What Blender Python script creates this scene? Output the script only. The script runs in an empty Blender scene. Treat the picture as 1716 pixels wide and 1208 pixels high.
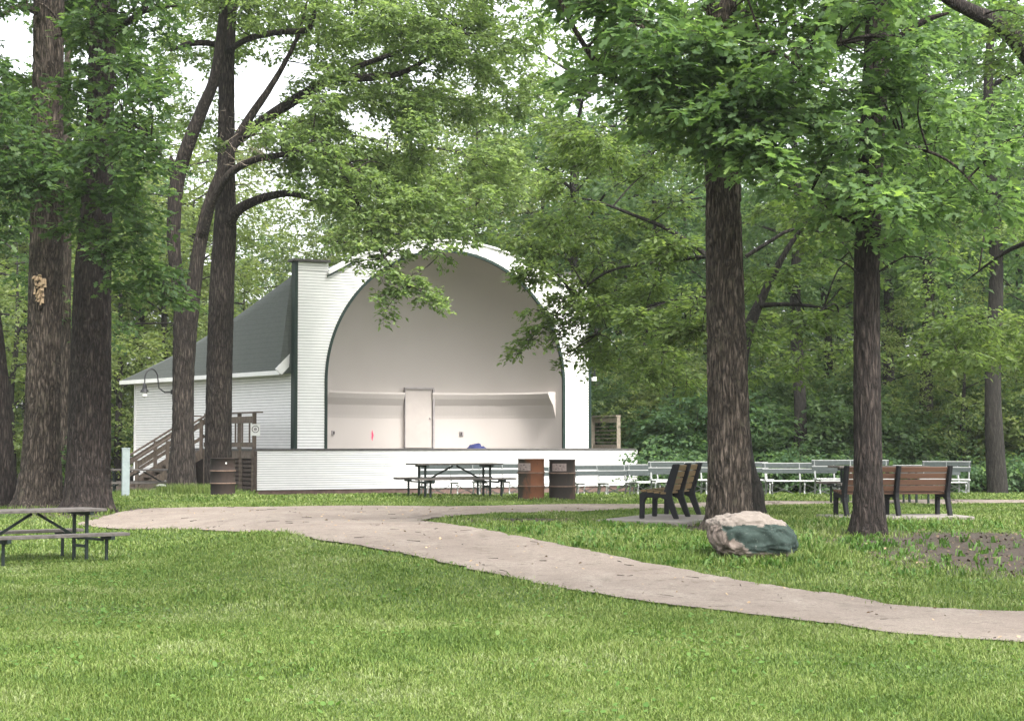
import bpy, math, random
import numpy as np
from mathutils import Vector, noise as mnoise
random.seed(7); RNG = np.random.default_rng(11)
S = bpy.context.scene
COL = S.collection
FOC = 3000.0
PITCH = math.atan(138/3000)
EYE = 1.6
HAZE = 0.0003
ORG = {}

# ---------------------------------------------------------------- terrain and measuring helpers
def sst(a, b, x):
    t = np.clip((np.asarray(x, float)-a)/(b-a), 0, 1)
    return t*t*(3-2*t)

def H(x, y):
    x = np.asarray(x, float); y = np.asarray(y, float)
    yr = 16+9*(1-sst(-7, -2, x))
    z = -0.12+0.47*sst(0, 1, (y-yr)/12)-0.31*sst(41, 51.5, y)
    z = z+0.012*np.sin(x*1.3+y*0.7)+0.01*np.sin(x*0.5-y*1.1)
    return z+0.6*sst(110, 260, y)

def P(px, py, D):
    """world point that the photograph shows at pixel px,py when it stands D metres out"""
    vx, vz = (px-858)/FOC, (604-py)/FOC
    yy = math.cos(PITCH)-vz*math.sin(PITCH); zz = math.sin(PITCH)+vz*math.cos(PITCH)
    return Vector((vx*D/yy, D, EYE+zz*D/yy))

def gnd(px, py):
    lo, hi = 6.0, 6.0
    while hi < 120:
        p = P(px, py, hi)
        if p.z <= float(H(p.x, p.y)): break
        lo = hi; hi += 0.5
    for _ in range(25):
        m = (lo+hi)/2; p = P(px, py, m)
        if p.z <= float(H(p.x, p.y)): hi = m
        else: lo = m
    return P(px, py, hi)

def on(x, y): return Vector((x, y, float(H(x, y))))

# ---------------------------------------------------------------- object helpers
def tag(o, label=None, cat=None, group=None, kind=None):
    if label: o['label'] = label
    if cat: o['category'] = cat
    if group: o['group'] = group
    if kind: o['kind'] = kind
    return o

def thing(name, label, cat, loc=(0, 0, 0), rz=0.0, group=None):
    o = bpy.data.objects.new(name, None); COL.objects.link(o)
    o.empty_display_size = 0.2
    o.location = loc; o.rotation_euler = (0, 0, rz)
    ORG[o.name] = Vector(loc)
    return tag(o, label, cat, group)

def dup(root, loc, rz=0.0, sc=1.0, label=None, group=None):
    r = root.copy(); COL.objects.link(r); r.location = loc; r.rotation_euler = (0, 0, rz); r.scale = (sc, sc, sc)
    if label: r['label'] = label
    if group: r['group'] = group
    for ch in list(root.children):
        c = ch.copy(); COL.objects.link(c); c.parent = r
        for g in list(ch.children):
            d = g.copy(); COL.objects.link(d); d.parent = c
    return r

class MB:
    def __init__(s): s.v = []; s.f = []
    def quad(s, a, b, c, d):
        n = len(s.v); s.v += [tuple(a), tuple(b), tuple(c), tuple(d)]; s.f.append((n, n+1, n+2, n+3)); return s
    def tri(s, a, b, c):
        n = len(s.v); s.v += [tuple(a), tuple(b), tuple(c)]; s.f.append((n, n+1, n+2)); return s
    def box(s, c, size, rz=0.0):
        cx, cy, cz = c; hx, hy, hz = size[0]/2, size[1]/2, size[2]/2
        ca, sa = math.cos(rz), math.sin(rz); n = len(s.v)
        for z in (-hz, hz):
            for x, y in ((-hx, -hy), (hx, -hy), (hx, hy), (-hx, hy)):
                s.v.append((cx+x*ca-y*sa, cy+x*sa+y*ca, cz+z))
        s.f += [(n, n+3, n+2, n+1), (n+4, n+5, n+6, n+7)]
        for i in range(4):
            j = (i+1) % 4; s.f.append((n+i, n+j, n+4+j, n+4+i))
        return s
    def bar(s, a, b, w, h, up=(0, 0, 1)):
        a = Vector(a); b = Vector(b); d = (b-a).normalized(); up = Vector(up)
        if abs(d.dot(up)) > 0.98: up = Vector((0, 1, 0))
        sx = d.cross(up).normalized()*w/2; sy = sx.cross(d).normalized()*h/2; n = len(s.v)
        for p in (a, b):
            for q in (-sx-sy, sx-sy, sx+sy, -sx+sy): s.v.append(tuple(p+q))
        s.f += [(n, n+1, n+2, n+3), (n+7, n+6, n+5, n+4)]
        for i in range(4):
            j = (i+1) % 4; s.f.append((n+i, n+4+i, n+4+j, n+j))
        return s
    def tube(s, pts, rad, n=8, cap=True):
        pts = [Vector(p) for p in pts]; m = len(pts)
        if not hasattr(rad, '__len__'): rad = [rad]*m
        base = len(s.v); ref = None
        for i, p in enumerate(pts):
            d = (pts[min(i+1, m-1)]-pts[max(i-1, 0)]).normalized()
            if ref is None:
                ref = d.cross(Vector((0.31, 0.9, 0.2))).normalized()
            ref = (ref-d*ref.dot(d)).normalized(); bt = d.cross(ref)
            for k in range(n):
                a = 2*math.pi*k/n
                s.v.append(tuple(p+(ref*math.cos(a)+bt*math.sin(a))*rad[i]))
        for i in range(m-1):
            for k in range(n):
                k2 = (k+1) % n
                s.f.append((base+i*n+k, base+i*n+k2, base+(i+1)*n+k2, base+(i+1)*n+k))
        if cap:
            s.f.append(tuple(base+k for k in reversed(range(n)))); s.f.append(tuple(base+(m-1)*n+k for k in range(n)))
        return s
    def lathe(s, c, prof, n=28, cap_b=True, cap_t=True):
        base = len(s.v); m = len(prof)
        for r, z in prof:
            for k in range(n):
                a = 2*math.pi*k/n; s.v.append((c[0]+r*math.cos(a), c[1]+r*math.sin(a), c[2]+z))
        for i in range(m-1):
            for k in range(n):
                k2 = (k+1) % n
                s.f.append((base+i*n+k, base+i*n+k2, base+(i+1)*n+k2, base+(i+1)*n+k))
        if cap_b: s.f.append(tuple(base+k for k in reversed(range(n))))
        if cap_t: s.f.append(tuple(base+(m-1)*n+k for k in range(n)))
        return s
    def prism(s, outline, fn, t0, t1):
        """outline [(a,b)], fn(a,b,t)->xyz, extruded from t0 to t1"""
        n = len(outline); base = len(s.v)
        for t in (t0, t1):
            for a, b in outline: s.v.append(tuple(fn(a, b, t)))
        s.f.append(tuple(base+i for i in range(n))); s.f.append(tuple(base+n+i for i in reversed(range(n))))
        for i in range(n):
            j = (i+1) % n; s.f.append((base+i, base+n+i, base+n+j, base+j))
        return s
    def build(s, name, mat, parent=None, smooth=False, bevel=0.0):
        org = ORG.get(parent.name, Vector((0, 0, 0))) if parent else Vector((0, 0, 0))
        me = bpy.data.meshes.new(name)
        me.from_pydata([(x-org.x, y-org.y, z-org.z) for x, y, z in s.v], [], s.f)
        me.validate(); me.update()
        if smooth:
            for p in me.polygons: p.use_smooth = True
        o = bpy.data.objects.new(name, me); COL.objects.link(o)
        me.materials.append(mat)
        if parent: o.parent = parent
        ORG[o.name] = org.copy()
        if bevel:
            md = o.modifiers.new('bevel', 'BEVEL'); md.width = bevel; md.segments = 2; md.limit_method = 'ANGLE'
        return o

def np_mesh(name, verts, faces, mat, parent=None, rnd=None, smooth=False):
    """verts (N,3), faces (M,k) arrays; rnd one value per face"""
    org = ORG.get(parent.name, Vector((0, 0, 0))) if parent else Vector((0, 0, 0))
    verts = np.asarray(verts, np.float32)-np.array(org, np.float32)
    faces = np.asarray(faces, np.int32); M, k = faces.shape
    me = bpy.data.meshes.new(name)
    me.vertices.add(len(verts)); me.vertices.foreach_set('co', verts.ravel())
    me.loops.add(M*k); me.loops.foreach_set('vertex_index', faces.ravel())
    me.polygons.add(M)
    me.polygons.foreach_set('loop_start', np.arange(0, M*k, k, dtype=np.int32))
    me.polygons.foreach_set('loop_total', np.full(M, k, np.int32))
    if smooth: me.polygons.foreach_set('use_smooth', np.ones(M, bool))
    me.update(calc_edges=True)
    if rnd is not None:
        at = me.attributes.new('rnd', 'FLOAT', 'FACE'); at.data.foreach_set('value', np.asarray(rnd, np.float32))
    me.materials.append(mat)
    o = bpy.data.objects.new(name, me); COL.objects.link(o)
    if parent: o.parent = parent
    ORG[o.name] = org.copy()
    return o

# ---------------------------------------------------------------- materials
class NT:
    def __init__(s, name):
        s.m = bpy.data.materials.new(name); s.m.use_nodes = True
        s.t = s.m.node_tree; s.n = s.t.nodes; s.l = s.t.links
        s.b = s.n['Principled BSDF']; s.out = s.n['Material Output']
        s.b.inputs['Roughness'].default_value = 0.75
        try: s.b.inputs['Specular IOR Level'].default_value = 0.3
        except Exception: pass
        s.tc = s.n.new('ShaderNodeTexCoord')
    def map(s, scale=(1, 1, 1), rot=(0, 0, 0), src='Object'):
        m = s.n.new('ShaderNodeMapping'); m.inputs['Scale'].default_value = scale; m.inputs['Rotation'].default_value = rot
        s.l.new(s.tc.outputs[src], m.inputs[0]); return m.outputs[0]
    def noise(s, vec, scale, detail=6, rough=0.6, dist=0.0):
        n = s.n.new('ShaderNodeTexNoise'); n.inputs['Scale'].default_value = scale; n.inputs['Detail'].default_value = detail
        n.inputs['Roughness'].default_value = rough; n.inputs['Distortion'].default_value = dist
        s.l.new(vec, n.inputs['Vector']); return n.outputs[0]
    def voro(s, vec, scale, feature='F1'):
        n = s.n.new('ShaderNodeTexVoronoi'); n.feature = feature; n.inputs['Scale'].default_value = scale
        s.l.new(vec, n.inputs['Vector']); return n.outputs[0]
    def ramp(s, fac, stops):
        r = s.n.new('ShaderNodeValToRGB'); e = r.color_ramp.elements
        while len(e) < len(stops): e.new(0.5)
        for el, (p, c) in zip(e, stops):
            el.position = p; el.color = (*c, 1) if len(c) == 3 else c
        s.l.new(fac, r.inputs[0]); return r.outputs[0]
    def mix(s, fac, a, b, mode='MIX'):
        m = s.n.new('ShaderNodeMix'); m.data_type = 'RGBA'; m.blend_type = mode
        for sock, val in ((m.inputs[0], fac), (m.inputs[6], a), (m.inputs[7], b)):
            if isinstance(val, (int, float)): sock.default_value = val
            elif isinstance(val, tuple): sock.default_value = (*val, 1) if len(val) == 3 else val
            else: s.l.new(val, sock)
        return m.outputs[2]
    def math(s, op, a, b=None):
        m = s.n.new('ShaderNodeMath'); m.operation = op
        for i, val in enumerate((a, b)):
            if val is None: continue
            if isinstance(val, (int, float)): m.inputs[i].default_value = val
            else: s.l.new(val, m.inputs[i])
        return m.outputs[0]
    def col(s, c):
        if isinstance(c, tuple): s.b.inputs['Base Color'].default_value = (*c, 1)
        else: s.l.new(c, s.b.inputs['Base Color'])
        return s
    def bump(s, h, strength=0.5, dist=0.02):
        b = s.n.new('ShaderNodeBump'); b.inputs['Strength'].default_value = strength; b.inputs['Distance'].default_value = dist
        s.l.new(h, b.inputs['Height']); s.l.new(b.outputs[0], s.b.inputs['Normal']); return s
    def attr(s, name):
        a = s.n.new('ShaderNodeAttribute'); a.attribute_name = name; return a

def m_plain(name, c, var=0.25, scale=8, rough=0.7, bump=0.15, stretch=(1, 1, 1)):
    t = NT(name); v = t.map(stretch)
    n = t.noise(v, scale, 8, 0.65)
    lo = tuple(x*(1-var) for x in c); hi = tuple(min(1, x*(1+var)) for x in c)
    t.col(t.ramp(n, [(0.3, lo), (0.7, hi)])); t.b.inputs['Roughness'].default_value = rough
    t.bump(n, bump, 0.01)
    return t.m

def m_leaf(name, c0, c1, c2, trans=0.58, rough=0.55):
    t = NT(name); a = t.attr('rnd')
    w = t.noise(t.map((1, 1, 1)), 0.45, 3, 0.5)
    f = t.math('ADD', t.math('MULTIPLY', a.outputs['Fac'], 0.75), t.math('MULTIPLY', t.math('SUBTRACT', w, 0.5), 0.9))
    c = t.ramp(f, [(0.0, c0), (0.4, c1), (0.85, c2)])
    t.col(c); t.b.inputs['Roughness'].default_value = rough
    tr = t.n.new('ShaderNodeBsdfTranslucent')
    tc = t.mix(1.0, c, (1.45, 1.5, 0.85), 'MULTIPLY'); t.l.new(tc, tr.inputs[0])
    mx = t.n.new('ShaderNodeMixShader'); mx.inputs[0].default_value = trans
    t.l.new(t.b.outputs[0], mx.inputs[1]); t.l.new(tr.outputs[0], mx.inputs[2]); t.l.new(mx.outputs[0], t.out.inputs[0])
    return t.m

def m_bark(name, c_dark, c_mid, c_light, sc=1.0):
    t = NT(name); v0 = t.map((1, 1, 0.125))
    wn = t.n.new('ShaderNodeTexNoise'); wn.inputs['Scale'].default_value = 9; wn.inputs['Detail'].default_value = 3; t.l.new(v0, wn.inputs['Vector'])
    vm = t.n.new('ShaderNodeVectorMath'); vm.operation = 'MULTIPLY_ADD'; vm.inputs[1].default_value = (0.13, 0.13, 0.06)
    t.l.new(wn.outputs[1], vm.inputs[0]); t.l.new(v0, vm.inputs[2])
    e1 = t.voro(vm.outputs[0], 19*sc, 'DISTANCE_TO_EDGE'); e2 = t.voro(vm.outputs[0], 44*sc, 'DISTANCE_TO_EDGE')
    n1 = t.noise(t.map((1, 1, 0.35)), 38*sc, 6, 0.7); n3 = t.noise(t.map((1, 1, 0.5)), 1.1, 4, 0.6); n4 = t.noise(t.map((1, 1, 0.7)), 5, 5, 0.65)
    plate = t.math('MINIMUM', t.math('MULTIPLY', e1, 2.6), 1.0)
    h = t.math('ADD', t.math('MULTIPLY', plate, 0.50), t.math('ADD', t.math('MULTIPLY', n1, 0.48), t.math('MULTIPLY', t.math('MINIMUM', e2, 0.2), 0.7)))
    base = t.ramp(h, [(0.30, c_dark), (0.58, c_mid), (0.90, c_light)])
    base = t.mix(t.ramp(n3, [(0.40, (0, 0, 0)), (0.70, (0.45, 0.45, 0.45))]), base, c_dark)
    base = t.mix(t.ramp(n4, [(0.58, (0, 0, 0)), (0.74, (0.4, 0.4, 0.4))]), base, (c_light[0]*0.9, c_light[1]*1.02, c_light[2]*0.85))
    t.col(base); t.b.inputs['Roughness'].default_value = 0.95
    t.bump(h, 1.0, 0.04)
    return t.m

M = {}
M['white_paint'] = m_plain('white_paint', (0.7360, 0.7268, 0.7084), 0.06, 3, 0.6, 0.05, (1, 1, 3))
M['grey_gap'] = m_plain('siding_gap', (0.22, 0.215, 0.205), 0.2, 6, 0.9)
M['green_trim'] = m_plain('green_trim', (0.011, 0.026, 0.020), 0.25, 6, 0.55)
M['stage_edge'] = m_plain('stage_edge', (0.09, 0.085, 0.08), 0.3, 6, 0.8)
def m_stucco():
    t = NT('stucco'); v = t.map((1, 1, 1))
    n = t.noise(v, 0.7, 5, 0.6); n2 = t.noise(v, 60, 4, 0.7); n3 = t.noise(t.map((1, 1, 0.35)), 2.2, 5, 0.65)
    c = t.mix(n, (0.419, 0.379, 0.351), (0.473, 0.435, 0.410))
    c = t.mix(t.ramp(n3, [(0.55, (0, 0, 0)), (0.8, (0.218, 0.216, 0.213))]), c, (0.395, 0.363, 0.338))
    t.col(c).bump(n2, 0.25, 0.01); t.b.inputs['Roughness'].default_value = 0.9; return t.m
M['stucco'] = m_stucco()
M['door_paint'] = m_plain('door_paint', (0.3905, 0.3516, 0.3270), 0.05, 3, 0.7, 0.05)
M['door_frame'] = m_plain('door_frame', (0.27, 0.25, 0.25), 0.2, 5, 0.7)
def m_shingle():
    t = NT('shingle'); v = t.map((1, 1, 1))
    sx = t.n.new('ShaderNodeSeparateXYZ'); t.l.new(v, sx.inputs[0])
    row = t.math('FRACT', t.math('MULTIPLY', sx.outputs[2], 6.5))
    n = t.noise(t.map((2, 2, 6)), 3.0, 5, 0.7); n2 = t.noise(v, 0.8, 3, 0.5)
    c = t.mix(n, (0.0600, 0.0693, 0.0657), (0.1360, 0.1462, 0.1368))
    c = t.mix(t.ramp(row, [(0.0, (0.6, 0.6, 0.6)), (0.16, (0, 0, 0))]), c, (0.0360, 0.0413, 0.0413))
    c = t.mix(t.math('MULTIPLY', n2, 0.5), c, (0.1200, 0.1275, 0.1162))
    t.col(c).bump(t.math('ADD', row, n), 0.4, 0.02); t.b.inputs['Roughness'].default_value = 0.95; return t.m
M['shingle'] = m_shingle()
M['foundation'] = m_plain('foundation', (0.14, 0.095, 0.08), 0.35, 5, 0.95, 0.4)
M['deck_wood'] = m_plain('deck_wood', (0.1280, 0.1000, 0.0800), 0.4, 14, 0.9, 0.3, (1, 1, 0.4))
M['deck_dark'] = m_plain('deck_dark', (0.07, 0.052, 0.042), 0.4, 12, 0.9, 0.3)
M['pale_wood'] = m_plain('pale_wood', (0.2890, 0.2465, 0.1913), 0.25, 12, 0.85, 0.2)
M['table_wood'] = m_plain('table_wood', (0.0913, 0.0816, 0.0743), 0.35, 11, 0.85, 0.3)
M['table_steel'] = m_plain('table_steel', (0.013, 0.021, 0.018), 0.3, 9, 0.6)
M['bench_cast'] = m_plain('bench_cast', (0.0085, 0.009, 0.0105), 0.3, 12, 0.8, 0.1)
def m_slats(name, a, b):
    t = NT(name); v = t.map((0.35, 6, 6)); n = t.noise(v, 5, 6, 0.65, 0.4)
    t.col(t.mix(n, a, b)).bump(n, 0.2, 0.006); t.b.inputs['Roughness'].default_value = 0.7; return t.m
M['slat_brown'] = m_slats('slat_brown', (0.0544, 0.0258, 0.0155), (0.1160, 0.0608, 0.0370))
M['slat_tan'] = m_slats('slat_tan', (0.0945, 0.0605, 0.0276), (0.1771, 0.1210, 0.0576))
M['drum_hoop'] = m_plain('drum_hoop', (0.19, 0.125, 0.095), 0.35, 12, 0.8)
M['pale_metal'] = m_plain('pale_metal', (0.2428, 0.2485, 0.2428), 0.12, 12, 0.5, 0.05)
M['pale_slat'] = m_plain('pale_slat', (0.5202, 0.5202, 0.5130), 0.12, 10, 0.6, 0.1)
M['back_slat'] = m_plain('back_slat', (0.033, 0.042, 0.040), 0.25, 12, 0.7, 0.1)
M['galv'] = m_plain('galvanised', (0.2520, 0.2940, 0.2940), 0.15, 9, 0.45, 0.1)
M['black_metal'] = m_plain('black_metal', (0.02, 0.02, 0.022), 0.3, 9, 0.5)
M['glass_white'] = m_plain('milk_glass', (0.75, 0.74, 0.7), 0.05, 5, 0.25, 0.0)
M['concrete'] = m_plain('concrete', (0.2160, 0.1960, 0.1760), 0.18, 5, 0.95, 0.3)
def m_rust(name, dark, rust, bias):
    t = NT(name); v = t.map((1, 1, 0.55)); n = t.noise(v, 3.2, 7, 0.7, 0.8); n2 = t.noise(v, 22, 6, 0.7)
    g = t.map((1, 1, 1)); sx = t.n.new('ShaderNodeSeparateXYZ'); t.l.new(g, sx.inputs[0])
    f = t.math('ADD', t.math('MULTIPLY', n, 1.0), t.math('ADD', t.math('MULTIPLY', sx.outputs[0], 0.75), bias))
    c = t.mix(t.ramp(f, [(0.42, (0, 0, 0)), (0.62, (1, 1, 1))]), dark, rust)
    c = t.mix(t.math('MULTIPLY', n2, 0.45), c, (0.05, 0.035, 0.03))
    t.col(c).bump(n2, 0.25, 0.008); t.b.inputs['Roughness'].default_value = 0.85; return t.m
M['drum_rust'] = m_rust('drum_rust', (0.0450, 0.0375, 0.0263), (0.2025, 0.0788, 0.0375), 0.08)
M['drum_dark'] = m_rust('drum_dark', (0.0281, 0.0248, 0.0214), (0.0900, 0.0478, 0.0338), -0.22)
M['drum_brown'] = m_rust('drum_brown', (0.0125, 0.0100, 0.0088), (0.0272, 0.0179, 0.0137), -0.05)
M['plate'] = m_plain('faded_label', (0.2640, 0.2080, 0.1920), 0.25, 22, 0.7, 0.1)
M['dark_mark'] = m_plain('dark_print', (0.06, 0.05, 0.05), 0.3, 30, 0.8)
M['sign_white'] = m_plain('sign_white', (0.68, 0.67, 0.64), 0.1, 12, 0.5)
M['pink_paint'] = m_plain('pink_paint', (0.75, 0.06, 0.14), 0.2, 12, 0.7)
M['blue_cloth'] = m_plain('blue_cloth', (0.025, 0.03, 0.10), 0.4, 25, 0.9, 0.4)
M['car_white'] = m_plain('car_white', (0.75, 0.75, 0.76), 0.05, 4, 0.3, 0.0)
M['dark_glass'] = m_plain('dark_glass', (0.03, 0.035, 0.04), 0.2, 4, 0.15, 0.0)
M['tyre'] = m_plain('tyre_rubber', (0.02, 0.02, 0.02), 0.2, 9, 0.9)
M['bark_grey'] = m_bark('bark_grey', (0.0171, 0.0136, 0.0103), (0.0797, 0.0624, 0.0499), (0.1923, 0.1534, 0.1253))
M['bark_dark'] = m_bark('bark_dark', (0.0091, 0.0069, 0.0058), (0.0339, 0.0258, 0.0220), (0.0848, 0.0667, 0.0574))
M['bark_mid'] = m_bark('bark_mid', (0.0097, 0.0076, 0.0064), (0.0429, 0.0338, 0.0283), (0.1025, 0.0819, 0.0693))
M['bark_far'] = m_bark('bark_far', (0.0108, 0.0099, 0.0081), (0.0270, 0.0234, 0.0198), (0.0495, 0.0432, 0.0360))
M['scar_wood'] = m_plain('scar_wood', (0.33, 0.24, 0.15), 0.5, 14, 0.9, 0.6)
M['litter'] = m_plain('litter', (0.10, 0.072, 0.05), 0.6, 9, 0.9)
M['dead_twig'] = m_plain('dead_twig', (0.24, 0.20, 0.16), 0.3, 20, 0.9)
M['leaf_oak'] = m_leaf('leaf_oak', (0.1055, 0.1604, 0.0612), (0.1923, 0.2630, 0.1103), (0.3227, 0.3914, 0.1914))
M['leaf_maple'] = m_leaf('leaf_maple', (0.0461, 0.0854, 0.0358), (0.0825, 0.1405, 0.0537), (0.1596, 0.2239, 0.0742))
M['leaf_ash'] = m_leaf('leaf_ash', (0.0701, 0.1096, 0.0396), (0.1211, 0.1765, 0.0609), (0.2103, 0.2618, 0.0963))
M['leaf_big'] = m_leaf('leaf_big', (0.0763, 0.1321, 0.0595), (0.1399, 0.2251, 0.0910), (0.2783, 0.3902, 0.1190))
M['leaf_far'] = m_leaf('leaf_far', (0.0598, 0.1036, 0.0461), (0.1032, 0.1634, 0.0720), (0.1793, 0.2398, 0.1080))
M['leaf_far_bright'] = m_leaf('leaf_far_bright', (0.0948, 0.1370, 0.0473), (0.1547, 0.1985, 0.0735), (0.2494, 0.2741, 0.1155))
M['leaf_far_dark'] = m_leaf('leaf_far_dark', (0.0602, 0.1162, 0.0583), (0.1033, 0.1743, 0.0821), (0.1721, 0.2573, 0.1057))
M['weed'] = m_leaf('weed_leaf', (0.045, 0.10, 0.018), (0.075, 0.155, 0.03), (0.13, 0.21, 0.05), 0.35)

def m_ground():
    t = NT('lawn_ground'); v = t.map((1, 1, 1)); a = t.attr('soil')
    n = t.noise(v, 0.35, 5, 0.6); n2 = t.noise(v, 14, 8, 0.7); n3 = t.noise(v, 1.6, 6, 0.7)
    g = t.mix(n2, (0.022, 0.044, 0.010), (0.075, 0.118, 0.026)); g = t.mix(t.math('MULTIPLY', n, 0.5), g, (0.07, 0.098, 0.028))
    so = t.mix(n2, (0.026, 0.020, 0.016), (0.085, 0.068, 0.053))
    f = t.math('ADD', a.outputs['Fac'], t.math('MULTIPLY', t.math('SUBTRACT', n3, 0.5), 0.9))
    c = t.mix(t.ramp(f, [(0.38, (0, 0, 0)), (0.62, (1, 1, 1))]), g, so)
    t.col(c).bump(n2, 0.6, 0.03); t.b.inputs['Roughness'].default_value = 0.95; return t.m
M['ground'] = m_ground()
def m_gravel():
    t = NT('gravel'); v = t.map((1, 1, 1))
    n = t.noise(v, 34, 8, 0.85); n2 = t.noise(v, 0.9, 6, 0.65); n3 = t.noise(v, 6, 8, 0.75); n5 = t.noise(t.map((1, 0.35, 1), (0, 0, 0.5)), 2.6, 6, 0.7)
    c = t.mix(t.ramp(n, [(0.32, (0, 0, 0)), (0.68, (1, 1, 1))]), (0.135, 0.110, 0.092), (0.335, 0.285, 0.243))
    c = t.mix(t.ramp(n2, [(0.38, (0, 0, 0)), (0.66, (0.7, 0.7, 0.7))]), c, (0.17, 0.134, 0.113))
    c = t.mix(t.ramp(n5, [(0.55, (0, 0, 0)), (0.72, (0.55, 0.55, 0.55))]), c, (0.32, 0.285, 0.245))
    c = t.mix(t.ramp(n3, [(0.53, (0, 0, 0)), (0.66, (0.65, 0.65, 0.65))]), c, (0.085, 0.068, 0.052))
    t.col(c).bump(t.math('ADD', n, n3), 0.8, 0.02); t.b.inputs['Roughness'].default_value = 0.97; return t.m
M['gravel'] = m_gravel()
def m_grass():
    t = NT('grass_blade'); a = t.attr('rnd'); w = t.noise(t.map((1, 1, 0)), 0.55, 6, 0.68)
    f = t.math('ADD', t.math('MULTIPLY', a.outputs['Fac'], 0.6), t.math('MULTIPLY', t.math('SUBTRACT', w, 0.44), 1.5))
    c = t.ramp(f, [(0.0, (0.054, 0.104, 0.016)), (0.35, (0.110, 0.172, 0.029)), (0.62, (0.183, 0.232, 0.060)), (0.84, (0.25, 0.29, 0.14))])
    t.col(c); t.b.inputs['Roughness'].default_value = 0.55
    tr = t.n.new('ShaderNodeBsdfTranslucent'); t.l.new(c, tr.inputs[0])
    mx = t.n.new('ShaderNodeMixShader'); mx.inputs[0].default_value = 0.3
    t.l.new(t.b.outputs[0], mx.inputs[1]); t.l.new(tr.outputs[0], mx.inputs[2]); t.l.new(mx.outputs[0], t.out.inputs[0]); return t.m
M['grass'] = m_grass()
def m_rock():
    t = NT('painted_granite'); v = t.map((1, 1, 1))
    geo = t.n.new('ShaderNodeNewGeometry'); sx = t.n.new('ShaderNodeSeparateXYZ'); t.l.new(geo.outputs['Normal'], sx.inputs[0])
    po = t.n.new('ShaderNodeSeparateXYZ'); t.l.new(v, po.inputs[0])
    n = t.noise(v, 4.5, 7, 0.7, 0.6); n2 = t.noise(v, 30, 6, 0.7)
    gran = t.mix(n2, (0.1243, 0.0929, 0.0776), (0.2362, 0.1961, 0.1692)); brown = t.mix(n2, (0.0280, 0.0220, 0.0176), (0.0746, 0.0585, 0.0465))
    gran = t.mix(t.ramp(n, [(0.50, (0, 0, 0)), (0.62, (1, 1, 1))]), gran, brown)
    green = t.mix(n, (0.0128, 0.0254, 0.0218), (0.0399, 0.0578, 0.0494))
    green = t.mix(t.ramp(n2, [(0.60, (0, 0, 0)), (0.68, (0.5985, 0.5289, 0.5289))]), green, (0.1596, 0.1587, 0.1410))
    # paint covers the face towards the path; the flat top and the lower left corner stay bare
    top = t.math('ADD', po.outputs[2], t.math('MULTIPLY', t.math('SUBTRACT', n, 0.5), 0.16))
    bare_top = t.ramp(top, [(0.405, (0, 0, 0)), (0.425, (1, 1, 1))])
    ll = t.math('ADD', t.math('ADD', t.math('MULTIPLY', po.outputs[0], 1.0), t.math('MULTIPLY', po.outputs[2], 0.9)), t.math('MULTIPLY', t.math('SUBTRACT', n, 0.5), 0.5))
    bare_l = t.ramp(t.math('ADD', ll, 0.5), [(0.44, (1, 1, 1)), (0.48, (0, 0, 0))])
    low = t.ramp(top, [(0.05, (1, 1, 1)), (0.09, (0, 0, 0))])
    bare = t.math('MAXIMUM', t.math('MAXIMUM', bare_top, bare_l), low)
    pale = t.mix(n2, (0.1479, 0.1199, 0.1019), (0.2483, 0.2193, 0.1918))
    c = t.mix(bare, green, gran); c = t.mix(bare_top, c, pale)
    t.col(c).bump(t.math('ADD', n, t.math('MULTIPLY', n2, 0.4)), 0.5, 0.03); t.b.inputs['Roughness'].default_value = 0.9; return t.m
M['rock'] = m_rock()
# ================================================================ ground, road, path
def bez(pts, n=10):
    """Catmull-Rom through 2D points"""
    pts = [np.array(p, float) for p in pts]; out = []
    for i in range(len(pts)-1):
        p0 = pts[max(i-1, 0)]; p1 = pts[i]; p2 = pts[i+1]; p3 = pts[min(i+2, len(pts)-1)]
        for k in range(n):
            t = k/n
            out.append(0.5*((2*p1)+(-p0+p2)*t+(2*p0-5*p1+4*p2-p3)*t*t+(-p0+3*p1-3*p2+p3)*t**3))
    out.append(pts[-1]); return np.array(out)

def G2(pts): return [(lambda q: (q.x, q.y))(gnd(a, b)) for a, b in pts]
road_far = G2([(128, 879), (150, 873), (260, 853), (480, 850), (800, 849), (1070, 846)])+[(6.5, 38.6), (16, 39.5), (40, 40)]
road_near = G2([(128, 881), (150, 884), (300, 888), (450, 893), (560, 893), (720, 871), (860, 861), (1070, 854)])+[(6.5, 35.8), (16, 36.9), (40, 37.6)]
path_left = [(-4.2, 28.6)]+G2([(520, 903), (620, 919), (700, 935), (800, 958), (950, 989), (1150, 1019), (1400, 1049), (1716, 1079)])+[(12, 13.5)]
path_right = [(-0.6, 33.5)]+G2([(705, 869), (745, 879), (830, 893), (930, 913), (1050, 938), (1180, 964), (1400, 998), (1716, 1028)])+[(14, 15.2)]

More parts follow.
